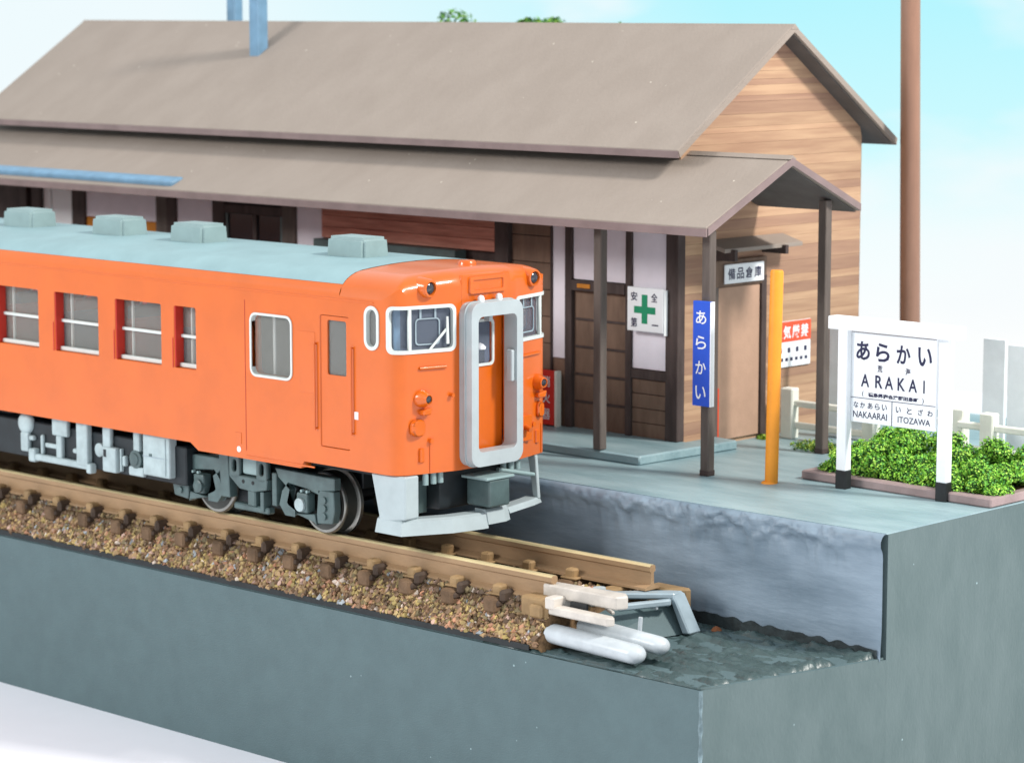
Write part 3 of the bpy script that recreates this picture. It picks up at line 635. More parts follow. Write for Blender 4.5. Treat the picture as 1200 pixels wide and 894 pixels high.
# underframe
ch = box('chassis', XR+.3, -.25, .55, 2.45, .78, .97, M_BLACK, car, 0)
box('chassis_core', -9.8, -4.9, .20, 2.85, .2, .8, M_CORE, car, .02); box('chassis_core', -19.5, -10.2, .20, 2.85, .2, .8, M_CORE, car, .02)
U = empty('underfloor_equipment', (-7, .3, .3), parent=car)
def gear(name, x0, x1, z0, z1, y0=.12, y1=.21, m=M_UNDER, b=.03): return box(name, x0, x1, y0, y1, z0, z1, m, U, b, 2)
for ox in (0, -9.0):
    lathe('air_reservoir', (-8.94+ox, .12, .76), (0, 1, 0), [(0, .10), (.02, .16), (.06, .185), (.1, .185)], M_UNDER, U)
    gear('pipe_stack', -9.03+ox, -8.82+ox, .30, .62); gear('small_valve', -8.8+ox, -8.68+ox, .50, .58)
    gear('junction_box', -8.18+ox, -7.78+ox, .65, .95); gear('bracket', -8.08+ox, -7.93+ox, .28, .66); gear('valve', -8.42+ox, -8.1+ox, .42, .50, .16)
    gear('beam', -8.77+ox, -7.18+ox, .19, .30, .10); gear('post', -8.52+ox, -8.45+ox, .3, .62, .14); gear('lug', -8.77+ox, -8.60+ox, .16, .38, .08)
    gear('radiator_post', -7.51+ox, -7.22+ox, .24, .95, .09); gear('clamp', -7.24+ox, -7.12+ox, .14, .30, .07); gear('clip_block', -7.62+ox, -7.5+ox, .42, .5, .1)
    lathe('air_cylinder', (-7.0+ox, .14, .535), (0, 1, 0), [(0, .08), (.02, .11), (.4, .11)], M_UNDER, U)
    gear('hanger', -6.87+ox, -6.67+ox, .55, .95, .12); gear('engine_mount', -6.84+ox, -6.50+ox, .22, .62, .09); gear('mount_slot', -6.80+ox, -6.73+ox, .46, .58, .085, .3, M_BLACK, .004)
    gear('hanger', -6.10+ox, -5.94+ox, .62, .95, .12)
    f_ = lathe('fan_disc', (-6.04+ox, .08, .50), (0, 1, 0), [(0, .04), (.01, .09), (.03, .10), (.04, .145), (.3, .15)], M_BOGIE, U)
    gear('engine_box', -5.81+ox, -5.16+ox, .29, .95, .08, .25); gear('box_strap', -5.80+ox, -5.2+ox, .585, .60, .076, .1, M_GREYPL, .002); gear('box_handle', -5.64+ox, -5.58+ox, .60, .64, .065, .1, M_BOGIE, .004)
    gear('box_rib', -5.26+ox, -5.235+ox, .33, .90, .06, .1); gear('engine_sump', -6.22+ox, -5.85+ox, .23, .38, .12); gear('filter', -6.38+ox, -6.30+ox, .35, .52, .12)
    gear('pipe', -6.46+ox, -6.42+ox, .25, .62, .14)
# bogies
def bogie(xc):
    b = empty('bogie', (xc, 1.5, .24), parent=car)
    for s in (-1, 1):
        ax = xc+s*1.22
        for ys_ in (-1, 1):
            y = 1.42+ys_*.76
            yo = 1.42+ys_*.88; X_ = ax+.18
            w_ = lathe('wheel', (X_, yo, .25), (0, -ys_, 0), [(.0, .42), (.02, .455), (.25, .462)], M_WHEELD, b, seg=48)
            lathe('flange', (X_, yo, .25), (0, -ys_, 0), [(.24, .46), (.262, .515), (.32, .515), (.34, .47)], M_WHEEL, w_, seg=48)
            lathe('tyre_edge', (X_, yo, .25), (0, -ys_, 0), [(-.012, .40), (-.008, .445), (.012, .464), (.03, .466), (.05, .464)], M_WHEEL, w_, seg=48)
            lathe('wheel_face', (X_, yo, .25), (0, ys_, 0), [(0, .40), (.02, .405), (.02, .12), (.04, .10), (.045, .01)], M_WHEELD, w_, seg=40)
        tube('axle', (ax, .7, .25), (ax, 2.3, .25), .07, M_BLACK, b)
    box('bogie_gap_backing', xc-.74, xc+.74, .62, 2.4, .0, .76, M_CORE, b, .02); box('bogie_beam', xc-1.75, xc+1.75, 1.0, 2.0, .42, .70, M_CORE, b, .02)  # dark backing box added so the gaps between bogie parts read black
    for ys_ in (-1, 1):
        y = 1.5+ys_*1.17; ya, yb = (y, y+.12) if ys_ < 0 else (y-.12, y)
        if ys_ < 0: ya = .33; yb = .47
        for s in (-1, 1):
            X = lambda a: xc+s*a
            beam = [(X(.55), .70), (X(1.85), .68), (X(1.85), .50), (X(1.55), .46), (X(1.5), .40), (X(1.25), .46), (X(.85), .50), (X(.72), .36), (X(.66), .16), (X(.78), .02), (X(.98), .02), (X(.98), .10), (X(.84), .16), (X(.80), .20), (X(.86), .40), (X(.62), .56)]
            prism('side_frame', beam if s > 0 else beam[::-1], 'Y', ya, yb, M_BOGIE, b, bev=.012)
            leg = [(X(1.50), .48), (X(1.83), .48), (X(1.85), .20), (X(1.80), .0), (X(1.48), -.03), (X(1.46), .10)]
            prism('end_leg', leg if s > 0 else leg[::-1], 'Y', ya, yb, M_BOGIE, b, bev=.012)
            for zz, rr_ in ((.10, .05), (.22, .05), (.34, .05)): tube('spring_coil', (X(1.64), ya-.03, zz), (X(1.64), ya+.02, zz), rr_, M_BOGIE, b, seg=12)
            lathe('axle_box', (X(1.16), ya-.09, .22), (0, 1, 0), [(0, .07), (.015, .10), (.2, .105)], M_UNDER if s > 0 else M_BOGIE, b, seg=24)
            box('axle_box_cap', X(1.06), X(1.30), ya-.04, yb, .10, .40, M_BOGIE, b, .03, 2)
            for q in (1.18, 1.30): tube('bolt', (X(q), ya-.05, .43), (X(q), ya, .43), .022, M_VENT, b, seg=8)
            prism('brake_beam', [(X(1.0), .06), (X(1.42), .10), (X(1.46), -.06), (X(1.40), -.02)] if s > 0 else [(X(1.0), .06), (X(1.42), .10), (X(1.46), -.06), (X(1.40), -.02)][::-1], 'Y', ya, yb, M_BOGIE, b, bev=.008)
            prism('brake_arm', [(X(.50), .80), (X(.72), .80), (X(.66), .12), (X(.46), .12)] if s < 0 else [(X(.50), .62), (X(.6), .62), (X(.6), .12), (X(.5), .12)], 'Y', ya-.02, yb, M_BOGIE, b, bev=.01)
            plate('bolster_ring', rrect(min(X(.20), X(.42)), max(X(.20), X(.42)), .46, .80, .06), [rrect(min(X(.25), X(.37)), max(X(.25), X(.37)), .54, .74, .06)], .1, lambda u, v, w: (u, ya-.06+w, v), M_BOGIE, b)
        prism('bolster', [(xc-.44, .50), (xc+.44, .50), (xc+.42, .34), (xc+.12, .28), (xc-.20, .30), (xc-.42, .46)], 'Y', ya-.06, yb, M_BOGIE, b, bev=.012)
        for q in (-.1, .12): tube('bolster_hole', (xc+q, ya-.066, .42), (xc+q, ya-.03, .42), .03, M_BLACK, b, seg=12)
        box('air_spring', xc-.17, xc+.17, ya-.02, yb+.1, .52, .86, M_VENT, b, .04, 2)
        box('damper_block', xc-.05, xc+.13, ya-.03, yb, .05, .30, M_BOGIE, b, .02); box('damper_post', xc+.24, xc+.32, ya-.03, yb, .0, .30, M_BOGIE, b, .01)
        box('spring_plank', xc-.4, xc+.4, ya, yb, -.04, .06, M_BOGIE, b, .02)
bogie(-3.55); bogie(-17.6)
# front gear
sp_ = empty('snowplough', (0, 1.5, .12), parent=car)
prism('plough_strut', [(-.64, .94), (.06, .94), (.06, .33), (-.46, .24)], 'Y', .06, .34, M_PLOUGH, sp_, bev=.02)
prism('plough_strut', [(-.10, .94), (.06, .94), (.12, .3), (.02, .3)], 'Y', 2.74, 2.80, M_PLOUGH, sp_, bev=.01)
pts = [(-.52, .02), (.02, .02), (.36, .72), (.46, 1.25), (.46, 1.34)]
def bar(name, pts, zb, zt, ins):
    bm = bmesh.new(); g = []
    for i, p in enumerate(pts):
        a = Vector(pts[max(0, i-1)]); b = Vector(pts[min(len(pts)-1, i+1)]); t = (b-a).normalized(); n_ = Vector((-t.y, t.x))  # inward
        q = Vector(p); c = [(0, zb), (ins*.5, zt-.03), (ins, zt), (ins+.2, zt), (ins+.2, zt-.03), (ins*.6, zb)]
        g.append([bm.verts.new((*(q+n_*o_), z)) for o_, z in c])
    for a, b in zip(g, g[1:]):
        for k in range(6): bm.faces.new((a[k], a[(k+1) % 6], b[(k+1) % 6], b[k]))
    bm.faces.new(g[0][::-1]); bm.faces.new(g[-1]); return frombm(name, bm, M_PLOUGH, sp_)
bar('plough_blade', pts, .10, .32, .10)
bar('plough_blade', [(.46, 1.34), (.46, 1.70), (.40, 1.85)], .15, .36, .08)
bar('plough_rail', [(.40, 1.85), (.22, 2.55), (.12, 2.82)], .24, .32, .05)
box('coupler', .05, .52, 1.30, 1.72, .40, .80, M_BOGIE, car, .03, 2); box('coupler_top', .02, .54, 1.22, 1.80, .80, .84, M_VENT, car, .01)
tube('coupler_arm', (.1, 1.9, .84), (.05, 2.72, .66), .03, M_VENT, car)
box('front_tank', -.5, -.05, .85, 2.3, .35, .95, M_CORE, car, .05, 2)
for y in (.5, .66, .8, 2.1, 2.25, 2.4): tube('brake_hose', (.02, y, .78), (.02, y, .96), .045, M_VENT, car, seg=12)
box('equipment_panel', -.4, -.3, .3, .85, .3, .95, M_BOGIE, car, .01)

# ================================================================== STATION BUILDING
st = empty('station_building', (-9, 8.8, ZP), 'wooden country station with a steep grey brown gable roof and lower porch roof', 'station')
XG, YF, YBK = -.26, 6.40, 11.2
def zr(y): yy = min(y, 17.52-y); return 5.20+.6726*(yy-5.95)
core = box('inner_core', -18.0, XG-.08, YF+.25, YBK-.05, ZP, 5.2, M_DWOOD, st, 0)
# gable wall: planks laid one over the other
gw = empty('gable_wall', (XG, 8.8, ZP), parent=st)
prism('backing', [(YF+.05, ZP), (YBK-.03, ZP), (YBK-.03, zr(YBK)-.2), (8.76, zr(8.76)-.2), (YF+.05, zr(YF)-.2)], 'X', XG-.10, XG-.03, M_DWOOD, gw)
z = ZP; k = 0
while z < 6.98:
    h = rnd.choice((.09, .13, .17, .2, .24)); z1 = min(z+h-.002, 7.05)
    def ylo(zz): return max(YF, 5.95+(zz+.03-5.20)/.6726)
    a0, a1 = ylo(z), ylo(z1)
    if a0 < 8.70:
        pts = [(a0, z), (min(YBK, 17.52-a0), z), (min(YBK, 17.52-a1), z1), (a1, z1)]
        if a1 >= 8.75: pts = [(a0, z), (17.52-a0, z), (8.76, z1)]
        d = rnd.uniform(0, .007)
        prism('plank', pts, 'X', XG-.035, XG+d, rnd.choice((M_PLANK, M_PLANK, M_PLANKD)), gw, bev=.002)
    z += h; k += 1
# near corner boards in the shade of the porch and corner post
box('corner_post', -.50, XG+.02, YF-.06, YF+.12, ZP+.16, 4.95, M_DWOOD, st, .012)
# tan double door of the store
dr = empty('store_door', (XG, 7.85, ZP+.1), parent=st)
box('door_leaf', XG+.012, XG+.05, 7.29, 8.36, ZP+.08, 3.06, M_DOORTAN, dr, .006)
box('door_frame', XG+.012, XG+.09, 8.37, 8.50, ZP+.05, 3.20, M_DWOOD, dr, .008)
box('door_frame', XG+.012, XG+.08, 7.16, 7.28, ZP+.05, 3.20, M_POST, dr, .008)
box('door_head', XG+.012, XG+.085, 7.16, 8.50, 3.07, 3.50, M_BROWNP, dr, .008)
box('door_edge', XG+.05, XG+.075, 7.27, 7.32, ZP+.12, 1.45, M_REDORANGE, dr, .004)
cn = empty('door_canopy', (XG, 8.2, 3.6), parent=st)
prism('canopy_board', [(XG, 3.84), (XG+.42, 3.72), (XG+.42, 3.655), (XG, 3.76)], 'Y', 7.0, 9.0, M_SROOF, cn, bev=.006)
box('canopy_bracket', XG+.01, XG+.5, 8.45, 8.53, 3.56, 3.70, M_DWOOD, cn, .006); box('canopy_bracket', XG+.01, XG+.5, 7.15, 7.23, 3.52, 3.70, M_DWOOD, cn, .006)
# front wall, left to right
fwl = empty('front_wall', (-9, YF, ZP), parent=st)
box('wall_backing', -18.2, XG-.03, YF+.06, YF+.12, ZP, 5.0, M_DWOOD, fwl, 0)
def fpost(a, b, z0=ZP+.16, z1=4.55, m=M_DWOOD, d=.05, name='post'): return box(name, a, b, YF-d, YF+.07, z0, z1, m, fwl, .008)
def fpan(a, b, z0, z1, m=M_PLASTER, name='plaster_or_sky_panel', d=.0): return box(name, a, b, YF-d, YF+.065, z0, z1, m, fwl, .004)
fpost(-18.2, -17.16); fpost(-16.95, -16.66, d=.08)
fpan(-16.66, -16.42, 2.0, 4.5, M_WHITE); fpan(-16.38, -15.70, 2.0, 4.5, M_WHITE)  # white panels put in for bright sky through open slots
fpost(-15.70, -15.29); fpan(-15.29, -13.12, 3.47, 4.5); fpan(-15.29, -13.12, 2.6, 3.46, M_ORBAND, 'wainscot')
fpost(-13.12, -12.80, m=M_POST); fpost(-12.80, -12.54); fpan(-12.54, -11.48, 2.2, 4.5); fpost(-11.48, -11.14)
w_ = fpan(-11.14, -9.55, 2.2, 3.75, M_DARKGL, 'window'); box('mullion', -10.36, -10.26, YF-.04, YF-.001, 2.2, 3.75, M_DWOOD, w_, .006)
box('window_head', -11.14, -9.55, YF-.05, YF+.0, 3.76, 3.92, M_BLUEGR if 0 else M_DWOOD, w_, .006)
for x in (-11.12, -9.62): box('window_stile', x, x+.06, YF-.03, YF-.001, 2.2, 3.75, M_BOGIE, w_, .004)
fpost(-9.55, -9.20, m=M_POST); fpan(-9.20, -8.44, 2.2, 4.5)
z = 3.46
while z < 4.4: box('plank', -8.44, -4.20, YF-.10, YF+.065, z, z+.195, M_PLANKF, fwl, .006); z += .2
box('beam', -8.47, -4.95, YF-.28, YF-.0, 3.30, 3.45, M_GREYPL if 0 else M_BOGIE, fwl, .01)
fpan(-8.44, -4.2, .7, 3.29, M_BROWNP, 'lower_panel')
fpost(-4.20, -3.89, d=.10)
z = .7
while z < 4.4: box('plank', -3.89, -2.98, YF+.0, YF+.065, z, z+.43, M_BROWNP, fwl, .008); z += .44
fpost(-2.985, -2.955, m=M_DWOOD); fpan(-2.955, -2.66, 1.80, 4.5, M_PLASTER, d=.01); fpan(-2.985, -2.66, .68, 1.79, M_BROWNP, 'lower_panel')
fpost(-2.66, -2.51)
fpan(-2.51, -2.03, 3.12, 4.5, M_PLASTER, 'transom_panel'); fpost(-2.03, -1.93, 3.1, 4.5, d=.03); fpan(-1.93, -1.35, 3.12, 4.5, M_PLASTER, 'transom_panel')
fpost(-2.51, -1.35, 2.94, 3.11, name='lintel', d=.07)
box('lintel_plate', -2.36, -2.08, YF-.085, YF-.07, 2.99, 3.06, M_ORBAND, fwl, .004)
db = fpan(-2.51, -1.35, .68, 2.93, M_BROWNP, 'door', d=-.03)
for z in (1.1, 1.55, 2.0, 2.45): box('door_rail', -2.48, -1.38, YF+.012, YF+.03, z, z+.04, M_DWOOD, db, .004)
fpost(-1.35, -1.23); fpan(-1.23, -.50, 1.78, 4.5); fpost(-1.23, -.50, 1.62, 1.77, name='rail', d=.04)
z = .68
while z < 1.5: box('plank', -1.23, -.50, YF-.005, YF+.065, z, z+.225, M_BROWNP, fwl, .006); z += .235
# lower roof and porch gable
ZE, sl = 4.16, .482      # underside height of the eave at Y=4.67
lr = empty('lower_roof', (-8, 5.5, 4.3), parent=st); t_ = .13
prism('roof_slope', [(4.62, ZE), (6.62, ZE+.95), (6.62, ZE+.95+t_), (4.60, ZE+t_)], 'X', -20.0, 1.75, M_SROOF, lr, bev=.01)
prism('porch_slope', [(6.62, ZE+.95), (8.36, ZE+.17), (8.38, ZE+.17+t_*.9), (6.62, ZE+.95+t_)], 'X', XG, 1.75, M_SROOF, lr, bev=.01)
prism('ridge_cap', [(6.52, ZE+.95+t_-.03), (6.62, ZE+.95+t_+.03), (6.72, ZE+.95+t_-.03)], 'X', XG+.02, 1.77, M_SROOF, lr)
box('eave_fascia', -20.0, 1.76, 4.585, 4.615, ZE-.01, ZE+t_-.02, M_FASCIA, lr, .004)
prism('soffit', [(4.66, ZE-.012), (6.60, ZE+.925), (6.60, ZE+.94), (4.66, ZE+.003)], 'X', -19.9, 1.70, M_SOFFIT, lr)
prism('porch_soffit', [(6.62, ZE+.93), (8.33, ZE+.155), (8.33, ZE+.168), (6.62, ZE+.943)], 'X', XG+.02, 1.70, M_SOFFIT, lr)
for p0, p1 in (((4.62, ZE), (6.62, ZE+.95)), ((6.62, ZE+.95), (8.37, ZE+.17))):
    prism('barge_board', [(p0[0], p0[1]+.005), (p1[0], p1[1]+.005), (p1[0], p1[1]+t_-.01), (p0[0], p0[1]+t_-.01)], 'X', 1.752, 1.775, M_FASCIA, lr)
box('under_eave_beam', -8.5, 1.45, 4.90, 5.06, ZE-.03, ZE+.09, M_DWOOD, lr, .01)
# upper roof
ur = empty('upper_roof', (-9, 8.76, 5.2), parent=st); XU0, XU1 = -18.3, .10; t2 = .11
for s in (0, 1):
    Y = (lambda y: y) if s == 0 else (lambda y: 17.52-y)
    prism('roof_slope', [(Y(5.95), 5.20), (Y(8.76), 7.09), (Y(8.76), 7.09+t2*1.15), (Y(5.90), 5.20+t2)], 'X', XU0, XU1, M_SROOF, ur, bev=.01)
    prism('soffit', [(Y(6.0), 5.20), (Y(8.76), 7.06), (Y(8.76), 7.075), (Y(6.0), 5.215)], 'X', XU0+.05, XU1-.03, M_SOFFIT, ur)
    box('eave_fascia', XU0, XU1+.01, Y(5.90), Y(5.925), 5.19, 5.19+t2, M_FASCIA, ur, .004)
    prism('barge_board', [(Y(5.93), 5.20), (Y(8.76), 7.095), (Y(8.76), 7.095+t2), (Y(5.90), 5.20+t2-.01)], 'X', XU1+.002, XU1+.024, M_SROOF, ur)
prism('ridge_cap', [(8.66, 7.14), (8.76, 7.225), (8.86, 7.14)], 'X', XU0, XU1+.03, M_SROOF, ur)
c_ = box('stove_pipe', -12.05, -11.78, 7.80, 8.05, 6.55, 8.4, M_BLUEGR, st, .03, 2)
box('stove_pipe', -14.68, -14.42, 9.5, 9.72, 6.6, 8.2, M_BLUEGR, st, .03, 2)
g_ = box('snow_guard', -20.0, -10.62, 4.70, 5.02, 4.33, 4.47, M_BLUEGR, lr, .05, 3); g_.rotation_euler.x = R(12)
# porch posts
for (x, y, zb_) in ((1.5, 4.98, ZP), (1.5, 7.81, ZP), (-.66, 4.98, ZP+.16), ):
    box('porch_post', x-.078, x+.078, y-.078, y+.078, zb_+.01, ZE+(.05 if y < 6 else .36), M_POST, st, .012)
for (x, y) in ((1.5, 4.98), (1.5, 7.81)): box('post_foot', x-.085, x+.085, y-.085, y+.085, ZP+.012, ZP+.1, M_DWOOD, st, .01)

# ================================================================== SIGNS
def sign_board(name, label, x0, x1, y0, y1, z0, z1, m, cat='sign', bev=.008):
    s = empty(name, ((x0+x1)/2, (y0+y1)/2, z0), label, cat); box('board', x0, x1, y0, y1, z0, z1, m, s, bev); return s
bs = sign_board('post_name_sign', 'tall narrow blue sign with white vertical kana on the porch post', 1.335, 1.665, 4.81, 4.90, 1.60, 3.17, M_BLUE)
for i, c in enumerate('あらかい'): lettering('letter', c, M_WHITE, 1.50+.0, 2.93-.375*i, .20, .20, 'F', 4.805, bs, .012)
box('white_edge', 1.666, 1.685, 4.81, 4.902, 1.60, 3.17, M_WHITE, bs, .003)
sf = sign_board('safety_sign', 'white square sign with a green cross and black characters on the porch wall', -1.21, -.46, 6.24, 6.28, 2.40, 3.10, M_WHITE)
box('cross_bar', -1.06, -.62, 6.234, 6.239, 2.69, 2.80, M_GREEN, sf, 0)
prism('cross_upright', [(-.90, 2.53), (-.785, 2.53), (-.785, 2.99), (-.90, 2.99)], 'Y', 6.2335, 6.2385, M_GREEN, sf)
for c, x, z, h in (('安', -1.06, 2.955, .14), ('全', -.64, 2.955, .14), ('第', -1.06, 2.54, .15), ('一', -.62, 2.52, .02)): lettering('letter', c, M_INK, x, z, .13, h, 'F', 6.232, sf, .012)
box('sign_stand', -.455, -.44, 6.25, 6.33, 2.36, 3.08, M_PALE, sf, .002)
ss = sign_board('store_sign', 'small white sign with four black characters over the tan store door', XG+.10, XG+.13, 7.37, 8.37, 3.12, 3.43, M_WHITE)
for i, c in enumerate('備品倉庫'): lettering('letter', c, M_INK, 7.53+.225*i, 3.275, .18, .18, 'E', XG+.1335, ss, .015)
rs = sign_board('fire_warning_sign', 'red and white warning sign on the plank wall behind the orange pole', XG+.02, XG+.045, 8.72, 9.74, 1.62, 2.38, M_WHITE)
box('red_field', XG+.046, XG+.05, 8.725, 9.735, 2.04, 2.375, M_REDORANGE, rs, 0)
for i, c in enumerate('火気厳禁'): lettering('letter', c, M_WHITE, 8.86+.235*i, 2.20, .20, .22, 'E', XG+.0525, rs, .02)
for i in range(4): box('mark', XG+.046, XG+.049, 8.90+.22*i, 8.97+.22*i, 1.86, 1.94, M_INK, rs, 0)
for i in range(7): box('small_mark', XG+.046, XG+.049, 8.80+.13*i, 8.87+.13*i, 1.72, 1.775, M_INK, rs, 0)
fx = sign_board('fire_extinguisher_box', 'red upright board with white characters standing by the railcar nose on the porch', -3.09, -2.76, 6.20, 6.30, .70, 1.60, M_RED, 'box')
box('side_edge', -2.755, -2.70, 6.21, 6.32, .68, 1.60, M_CREAM, fx, .004)
for i, c in enumerate('消火器'): lettering('letter', c, M_WHITE, -2.92, 1.42-.27*i, .17, .18, 'F', 6.195, fx, .012)
# station name board
nb_ = empty('station_name_board', (4.46, 5.55, ZP), 'white station name board on two posts reading ARAKAI', 'station sign')
for x, y in ((3.64, 5.50), (5.30, 5.64)):
    box('post', x-.088, x+.088, y-.07, y+.07, ZP+.28, 2.98, M_WHITE, nb_, .012); box('post_foot', x-.092, x+.092, y-.075, y+.075, ZP+.012, ZP+.28, M_BLACK, nb_, .008)
bx = bmesh.new(); prism_bm(bx, [(3.36, 2.86), (5.62, 2.86), (5.62, 3.05), (3.36, 3.05)], 'Y', 5.44, 5.66); bmesh.ops.bevel(bx, geom=list(bx.edges), offset=.012, segments=1, affect='EDGES'); frombm('top_beam', bx, M_WHITE, nb_)
PX0, PX1, PZ0, PZ1, PY = 3.73, 5.21, 1.53, 2.85, 5.53
box('name_panel', PX0, PX1, PY, PY+.05, PZ0, PZ1, M_WHITE, nb_, .006)
def nl(s, u, v, w, h, bold=.0, m=M_INK): lettering('lettering', s, m, PX0+u*(PX1-PX0), PZ1-v*(PZ1-PZ0), w, h, 'F', PY-.004, nb_, bold)
for c, u in zip('あらかい', (.14, .375, .62, .87)): nl(c, u, .205, .24, .27, .025)
for c, u in (('荒', .345), ('海', .675)): nl(c, u, .385, .085, .10, .02)
for c, u, w in (('A', .17, .135), ('R', .335, .12), ('A', .455, .135), ('K', .60, .12), ('A', .735, .135), ('I', .865, .022)): nl(c, u, .53, w*1.08, .185, .016)
nl('福島県南会津郡田島町', .505, .682, .88, .062, .04); nl('(', .145, .68, .025, .085); nl(')', .855, .685, .025, .085)
for c, u in zip('なかあらい', (.065, .145, .235, .32, .405)): nl(c, u, .805, .085, .088, .012)
nl('NAKAARAI', .235, .91, .60, .095, .004)
for c, u in zip('いとざわ', (.57, .70, .83, .94)): nl(c, u, .81, .085, .088, .012)
nl('ITOZAWA', .755, .915, .56, .09, .004)
for (a, b, c_, d) in ((.0, 1, .725, .731), (.492, .497, .731, 1.0), (.0, 1., .0, .008)):
    box('rule_line', PX0+a*(PX1-PX0), PX0+b*(PX1-PX0), PY-.006, PY-.001, PZ1-d*(PZ1-PZ0), PZ1-c_*(PZ1-PZ0), M_INK if c_ else M_FASCIA, nb_, 0)

# ================================================================== POLES, FENCE, PLANTS
op = empty('orange_pole', (2.62, 5.12, ZP), 'short orange round pole leaning slightly beside the porch', 'pole')
lathe('shaft', (2.61, 5.12, ZP+.02), (.018, 0, 1), [(0, .098), (3.12, .098), (3.15, .085), (3.155, .01)], M_YEL, op)
lathe('glue_foot', (2.59, 5.10, ZP+.012), (0, 0, 1), [(0, .125), (.015, .115), (.03, .10)], M_YEL, op, seg=11)
tp = lathe('telegraph_pole', (.57, 11.50, ZP), (-.013, -.012, 1), [(0, .175), (14, .155)], M_POLE); tag(tp, 'tall plain brown round pole rising behind the name board', 'pole')
fe = empty('platform_fence', (2, 8.7, ZP), 'cream concrete fence with two rails along the back of the platform', 'fence')
for x, y in ((.17, 8.7), (1.80, 8.7), (3.50, 8.68), (4.12, 8.55), (5.75, 8.55)): box('fence_post', x-.12, x+.12, y-.10, y+.10, ZP+.005, 1.36, M_CREAM, fe, .02)
for z in (.70, 1.06): box('fence_rail', .1, 3.55, 8.66, 8.74, z, z+.11, M_CREAM, fe, .02)
for z in (.72, 1.08): box('fence_rail', 3.55, 6.1, 8.50, 8.59, z, z+.11, M_CREAM, fe, .02)
tag(box('pale_board', .30, 1.35, 9.25, 9.31, ZP+.02, 2.34, M_PALE, None, .01), 'pale grey board standing behind the fence at the corner of the building', 'board')
tag(box('pale_board', 3.31, 3.72, 9.55, 9.61, ZP+.02, 2.36, M_PALE, None, .01), 'narrow pale grey board behind the fence, to the right of the name board', 'board')
tag(box('pale_board', 3.80, 5.3, 9.50, 9.56, ZP+.02, 2.30, M_PALE, None, .01), 'wide pale grey board behind the fence at the right edge', 'board')
pk = empty('planter', (4.5, 6.4, ZP), 'brown kerbed planting bed under the station name board', 'planter')
prism('kerb_side', [(2.70, 5.72), (6.10, 5.60), (6.10, 5.80), (2.80, 5.92)], 'Z', ZP+.012, ZP+.15, M_KERB, pk, bev=.02)
prism('kerb_side', [(2.70, 5.72), (2.62, 7.5), (2.80, 7.5), (2.88, 5.80)], 'Z', ZP+.011, ZP+.146, M_KERB, pk, bev=.02)
prism('kerb_side', [(2.66, 7.42), (6.10, 7.42), (6.10, 7.60), (2.66, 7.60)], 'Z', ZP+.012, ZP+.148, M_KERB, pk, bev=.02)
prism('kerb_side', [(5.97, 5.62), (6.13, 5.60), (6.13, 7.6), (5.97, 7.6)], 'Z', ZP+.013, ZP+.152, M_KERB, pk, bev=.02)
prism('soil', [(2.82, 5.86), (5.98, 5.74), (5.98, 7.5), (2.80, 7.5)], 'Z', ZP+.01, ZP+.09, M_BED, pk)
def leafmat(name, cols):
    m = bpy.data.materials.new(name); m.use_nodes = True; nt = m.node_tree; p = nt.nodes['Principled BSDF']; p.inputs['Roughness'].default_value = .65
    at = nt.nodes.new('ShaderNodeVertexColor'); at.layer_name = 'leaf_colour'; nt.links.new(at.outputs[0], p.inputs['Base Color']); return m
M_LEAF = leafmat('foliage', 0)
def leaves(name, centres, radii, n, size, cols, seed, parent=None, floor=None):
    rg = np.random.default_rng(seed); k = len(centres); cen = np.array(centres, 'f'); rad = np.array(radii, 'f')
    w = rad.prod(1)**.67; idx = rg.choice(k, n, p=w/w.sum())
    d = rg.normal(size=(n, 3)); d /= np.linalg.norm(d, axis=1)[:, None]
    rr_ = rg.uniform(.72, 1.06, (n, 1)); p = cen[idx]+d*rad[idx]*rr_
    if floor is not None: keep = p[:, 2] > floor; p = p[keep]; d = d[keep]; n = len(p)
    nrm_ = d+np.array([0, 0, .3])+rg.normal(size=(n, 3))*.6; nrm_ /= np.linalg.norm(nrm_, axis=1)[:, None]
    t = np.cross(nrm_, rg.normal(size=(n, 3))); t /= np.linalg.norm(t, axis=1)[:, None]; b = np.cross(nrm_, t)
    s = size*rg.uniform(.5, 1.4, (n, 1)); q = np.stack([p-t*s, p+b*s*.7, p+t*s, p-b*s*.7+nrm_*s*.3], 1)
    me = bpy.data.meshes.new(name); me.from_pydata(q.reshape(-1, 3).tolist(), [], (np.arange(n*4).reshape(-1, 4)).tolist())
    c = np.array([lin(*x) for x in cols], 'f')[rg.choice(len(cols), n)]*rg.uniform(.8, 1.2, (n, 1)); c[:, 3] = 1
    ca = me.color_attributes.new('leaf_colour', 'FLOAT_COLOR', 'POINT'); ca.data.foreach_set('color', np.repeat(c, 4, 0).astype('f').ravel())
    return link(name, me, M_LEAF, parent)
rb = random.Random(3); cen = []; rad = []
for i in range(230):
    x = rb.uniform(2.88, 6.08); y = rb.uniform(5.92 if x < 5.2 else 5.84, 7.3); hh = .34+.36*math.exp(-((x-4.0)/.75)**2)+.26*math.exp(-((x-5.7)/.6)**2)
    hh *= (.45+.55*min(1, (y-5.85)/.8))*min(1, .35+(x-2.8)/.7)*rb.uniform(.75, 1.15); r_ = rb.uniform(.10, .20); x = min(x, 6.08-r_*.7)
    cen.append((x, y, ZP+.10+hh*rb.uniform(.1, 1))); rad.append((r_, r_, r_*.85))
hg = empty('hedge', (4.5, 6.6, ZP+.1), 'bright green foam shrub filling the brown kerbed bed', 'hedge')
leaves('foliage', cen, rad, 64000, .021, [(130, 194, 62), (158, 208, 72), (106, 174, 58), (178, 216, 88), (76, 140, 60), (144, 202, 66)], 5, hg, ZP+.08)
bm = bmesh.new()
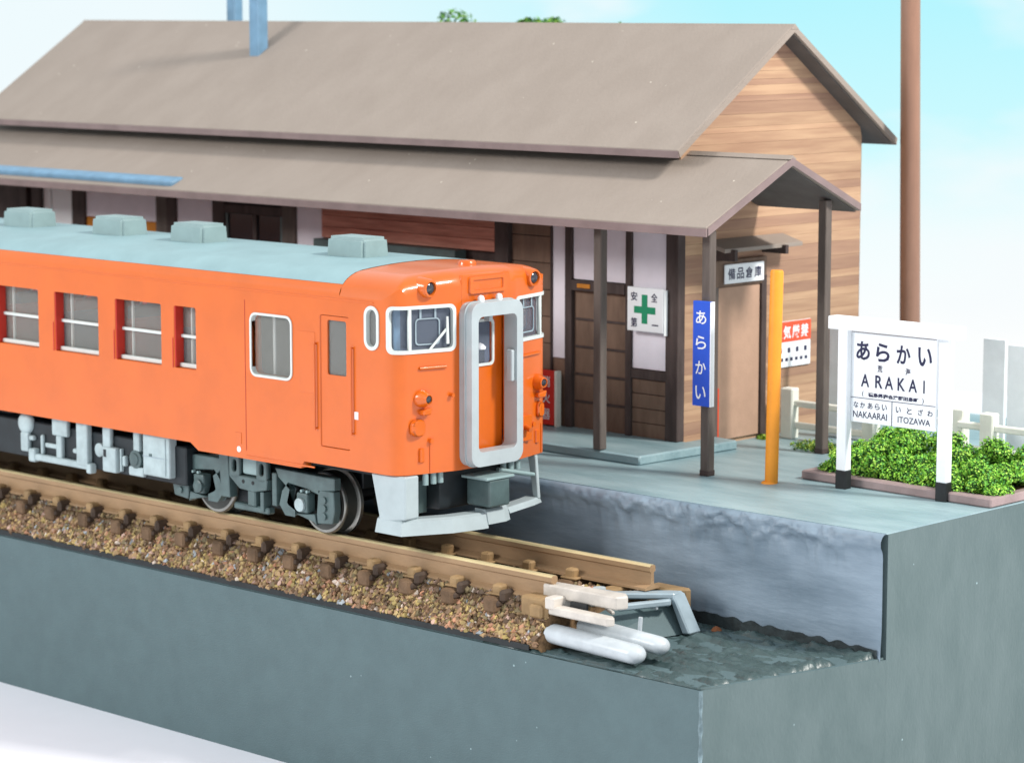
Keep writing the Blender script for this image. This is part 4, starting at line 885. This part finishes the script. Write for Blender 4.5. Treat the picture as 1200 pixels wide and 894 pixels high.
for c_, r_ in zip(cen, rad):
    q = bmesh.ops.create_icosphere(bm, subdivisions=1, radius=1)['verts']
    for v in q: v.co = Vector((c_[0]+v.co.x*r_[0]*.8, c_[1]+v.co.y*r_[1]*.8, max(ZP+.1, c_[2]+v.co.z*r_[2]*.8)))
frombm('foam_core', bm, mat('foam_green', (56, 96, 36), .9, .2, 9), hg)
cen = [(1.5+rb.uniform(-.75, .55), 7.95+rb.uniform(-.1, .45), ZP+.0) for i in range(34)]
o = leaves('grass', cen, [(.13, .13, .12)]*34, 3600, .022, [(96, 140, 40), (150, 170, 60), (60, 104, 40)], 8, None, ZP+.01); tag(o, 'low green turf tufts round the foot of the rear porch post', 'grass', kind='stuff')
o = leaves('weed_tuft', [(XG+.2, 8.3, ZP+.02)], [(.10, .08, .07)], 160, .03, [(150, 170, 50), (110, 150, 40)], 9, None, ZP+.01); tag(o, 'tiny yellow green weed at the foot of the tan door', 'weed')
# trees beyond the station, only their tops clear the ridge
def tree(x, y, zt, r_, label, seed):
    rg = random.Random(seed); t = empty('tree', (x, y, ZP), label, 'tree', 'trees behind the station')
    bm = bmesh.new(); tube_bm(bm, (x, y, ZP), (x+.1, y, zt-r_), .22, .09, 10)
    for k in range(5):
        a = rg.uniform(0, 6.3); tube_bm(bm, (x+.06, y, zt-2.2*r_+k*.15), (x+math.cos(a)*r_*.7, y+math.sin(a)*r_*.7, zt-r_*rg.uniform(.6, 1.4)), .06, .02, 6)
    frombm('trunk', bm, M_DWOOD, t, True, 60)
    cen = []; rad = []
    for k in range(26):
        a = rg.uniform(0, 6.3); q = rg.uniform(0, 1)**.5*r_*.8; cen.append((x+math.cos(a)*q, y+math.sin(a)*q, zt-.28-rg.uniform(0, 1.7)*r_-.5*q)); s = rg.uniform(.2, .38)*r_; rad.append((s, s, s*.8))
    leaves('crown', cen, rad, 5200, .05, [(70, 130, 44), (104, 158, 50), (44, 96, 44), (130, 170, 60)], seed, t)
tree(-10.35, 12.1, 7.66, 1.15, 'green model tree behind the ridge, leftmost of the two taller tops', 3)
tree(-8.55, 12.2, 7.62, .75, 'darker narrow tree top behind the middle of the ridge', 5)
tree(-6.9, 12.3, 7.42, .8, 'low tree top just level with the ridge, right of the taller ones', 8)
tree(-5.5, 12.3, 7.40, .7, 'low tree top behind the ridge nearest the gable', 11)
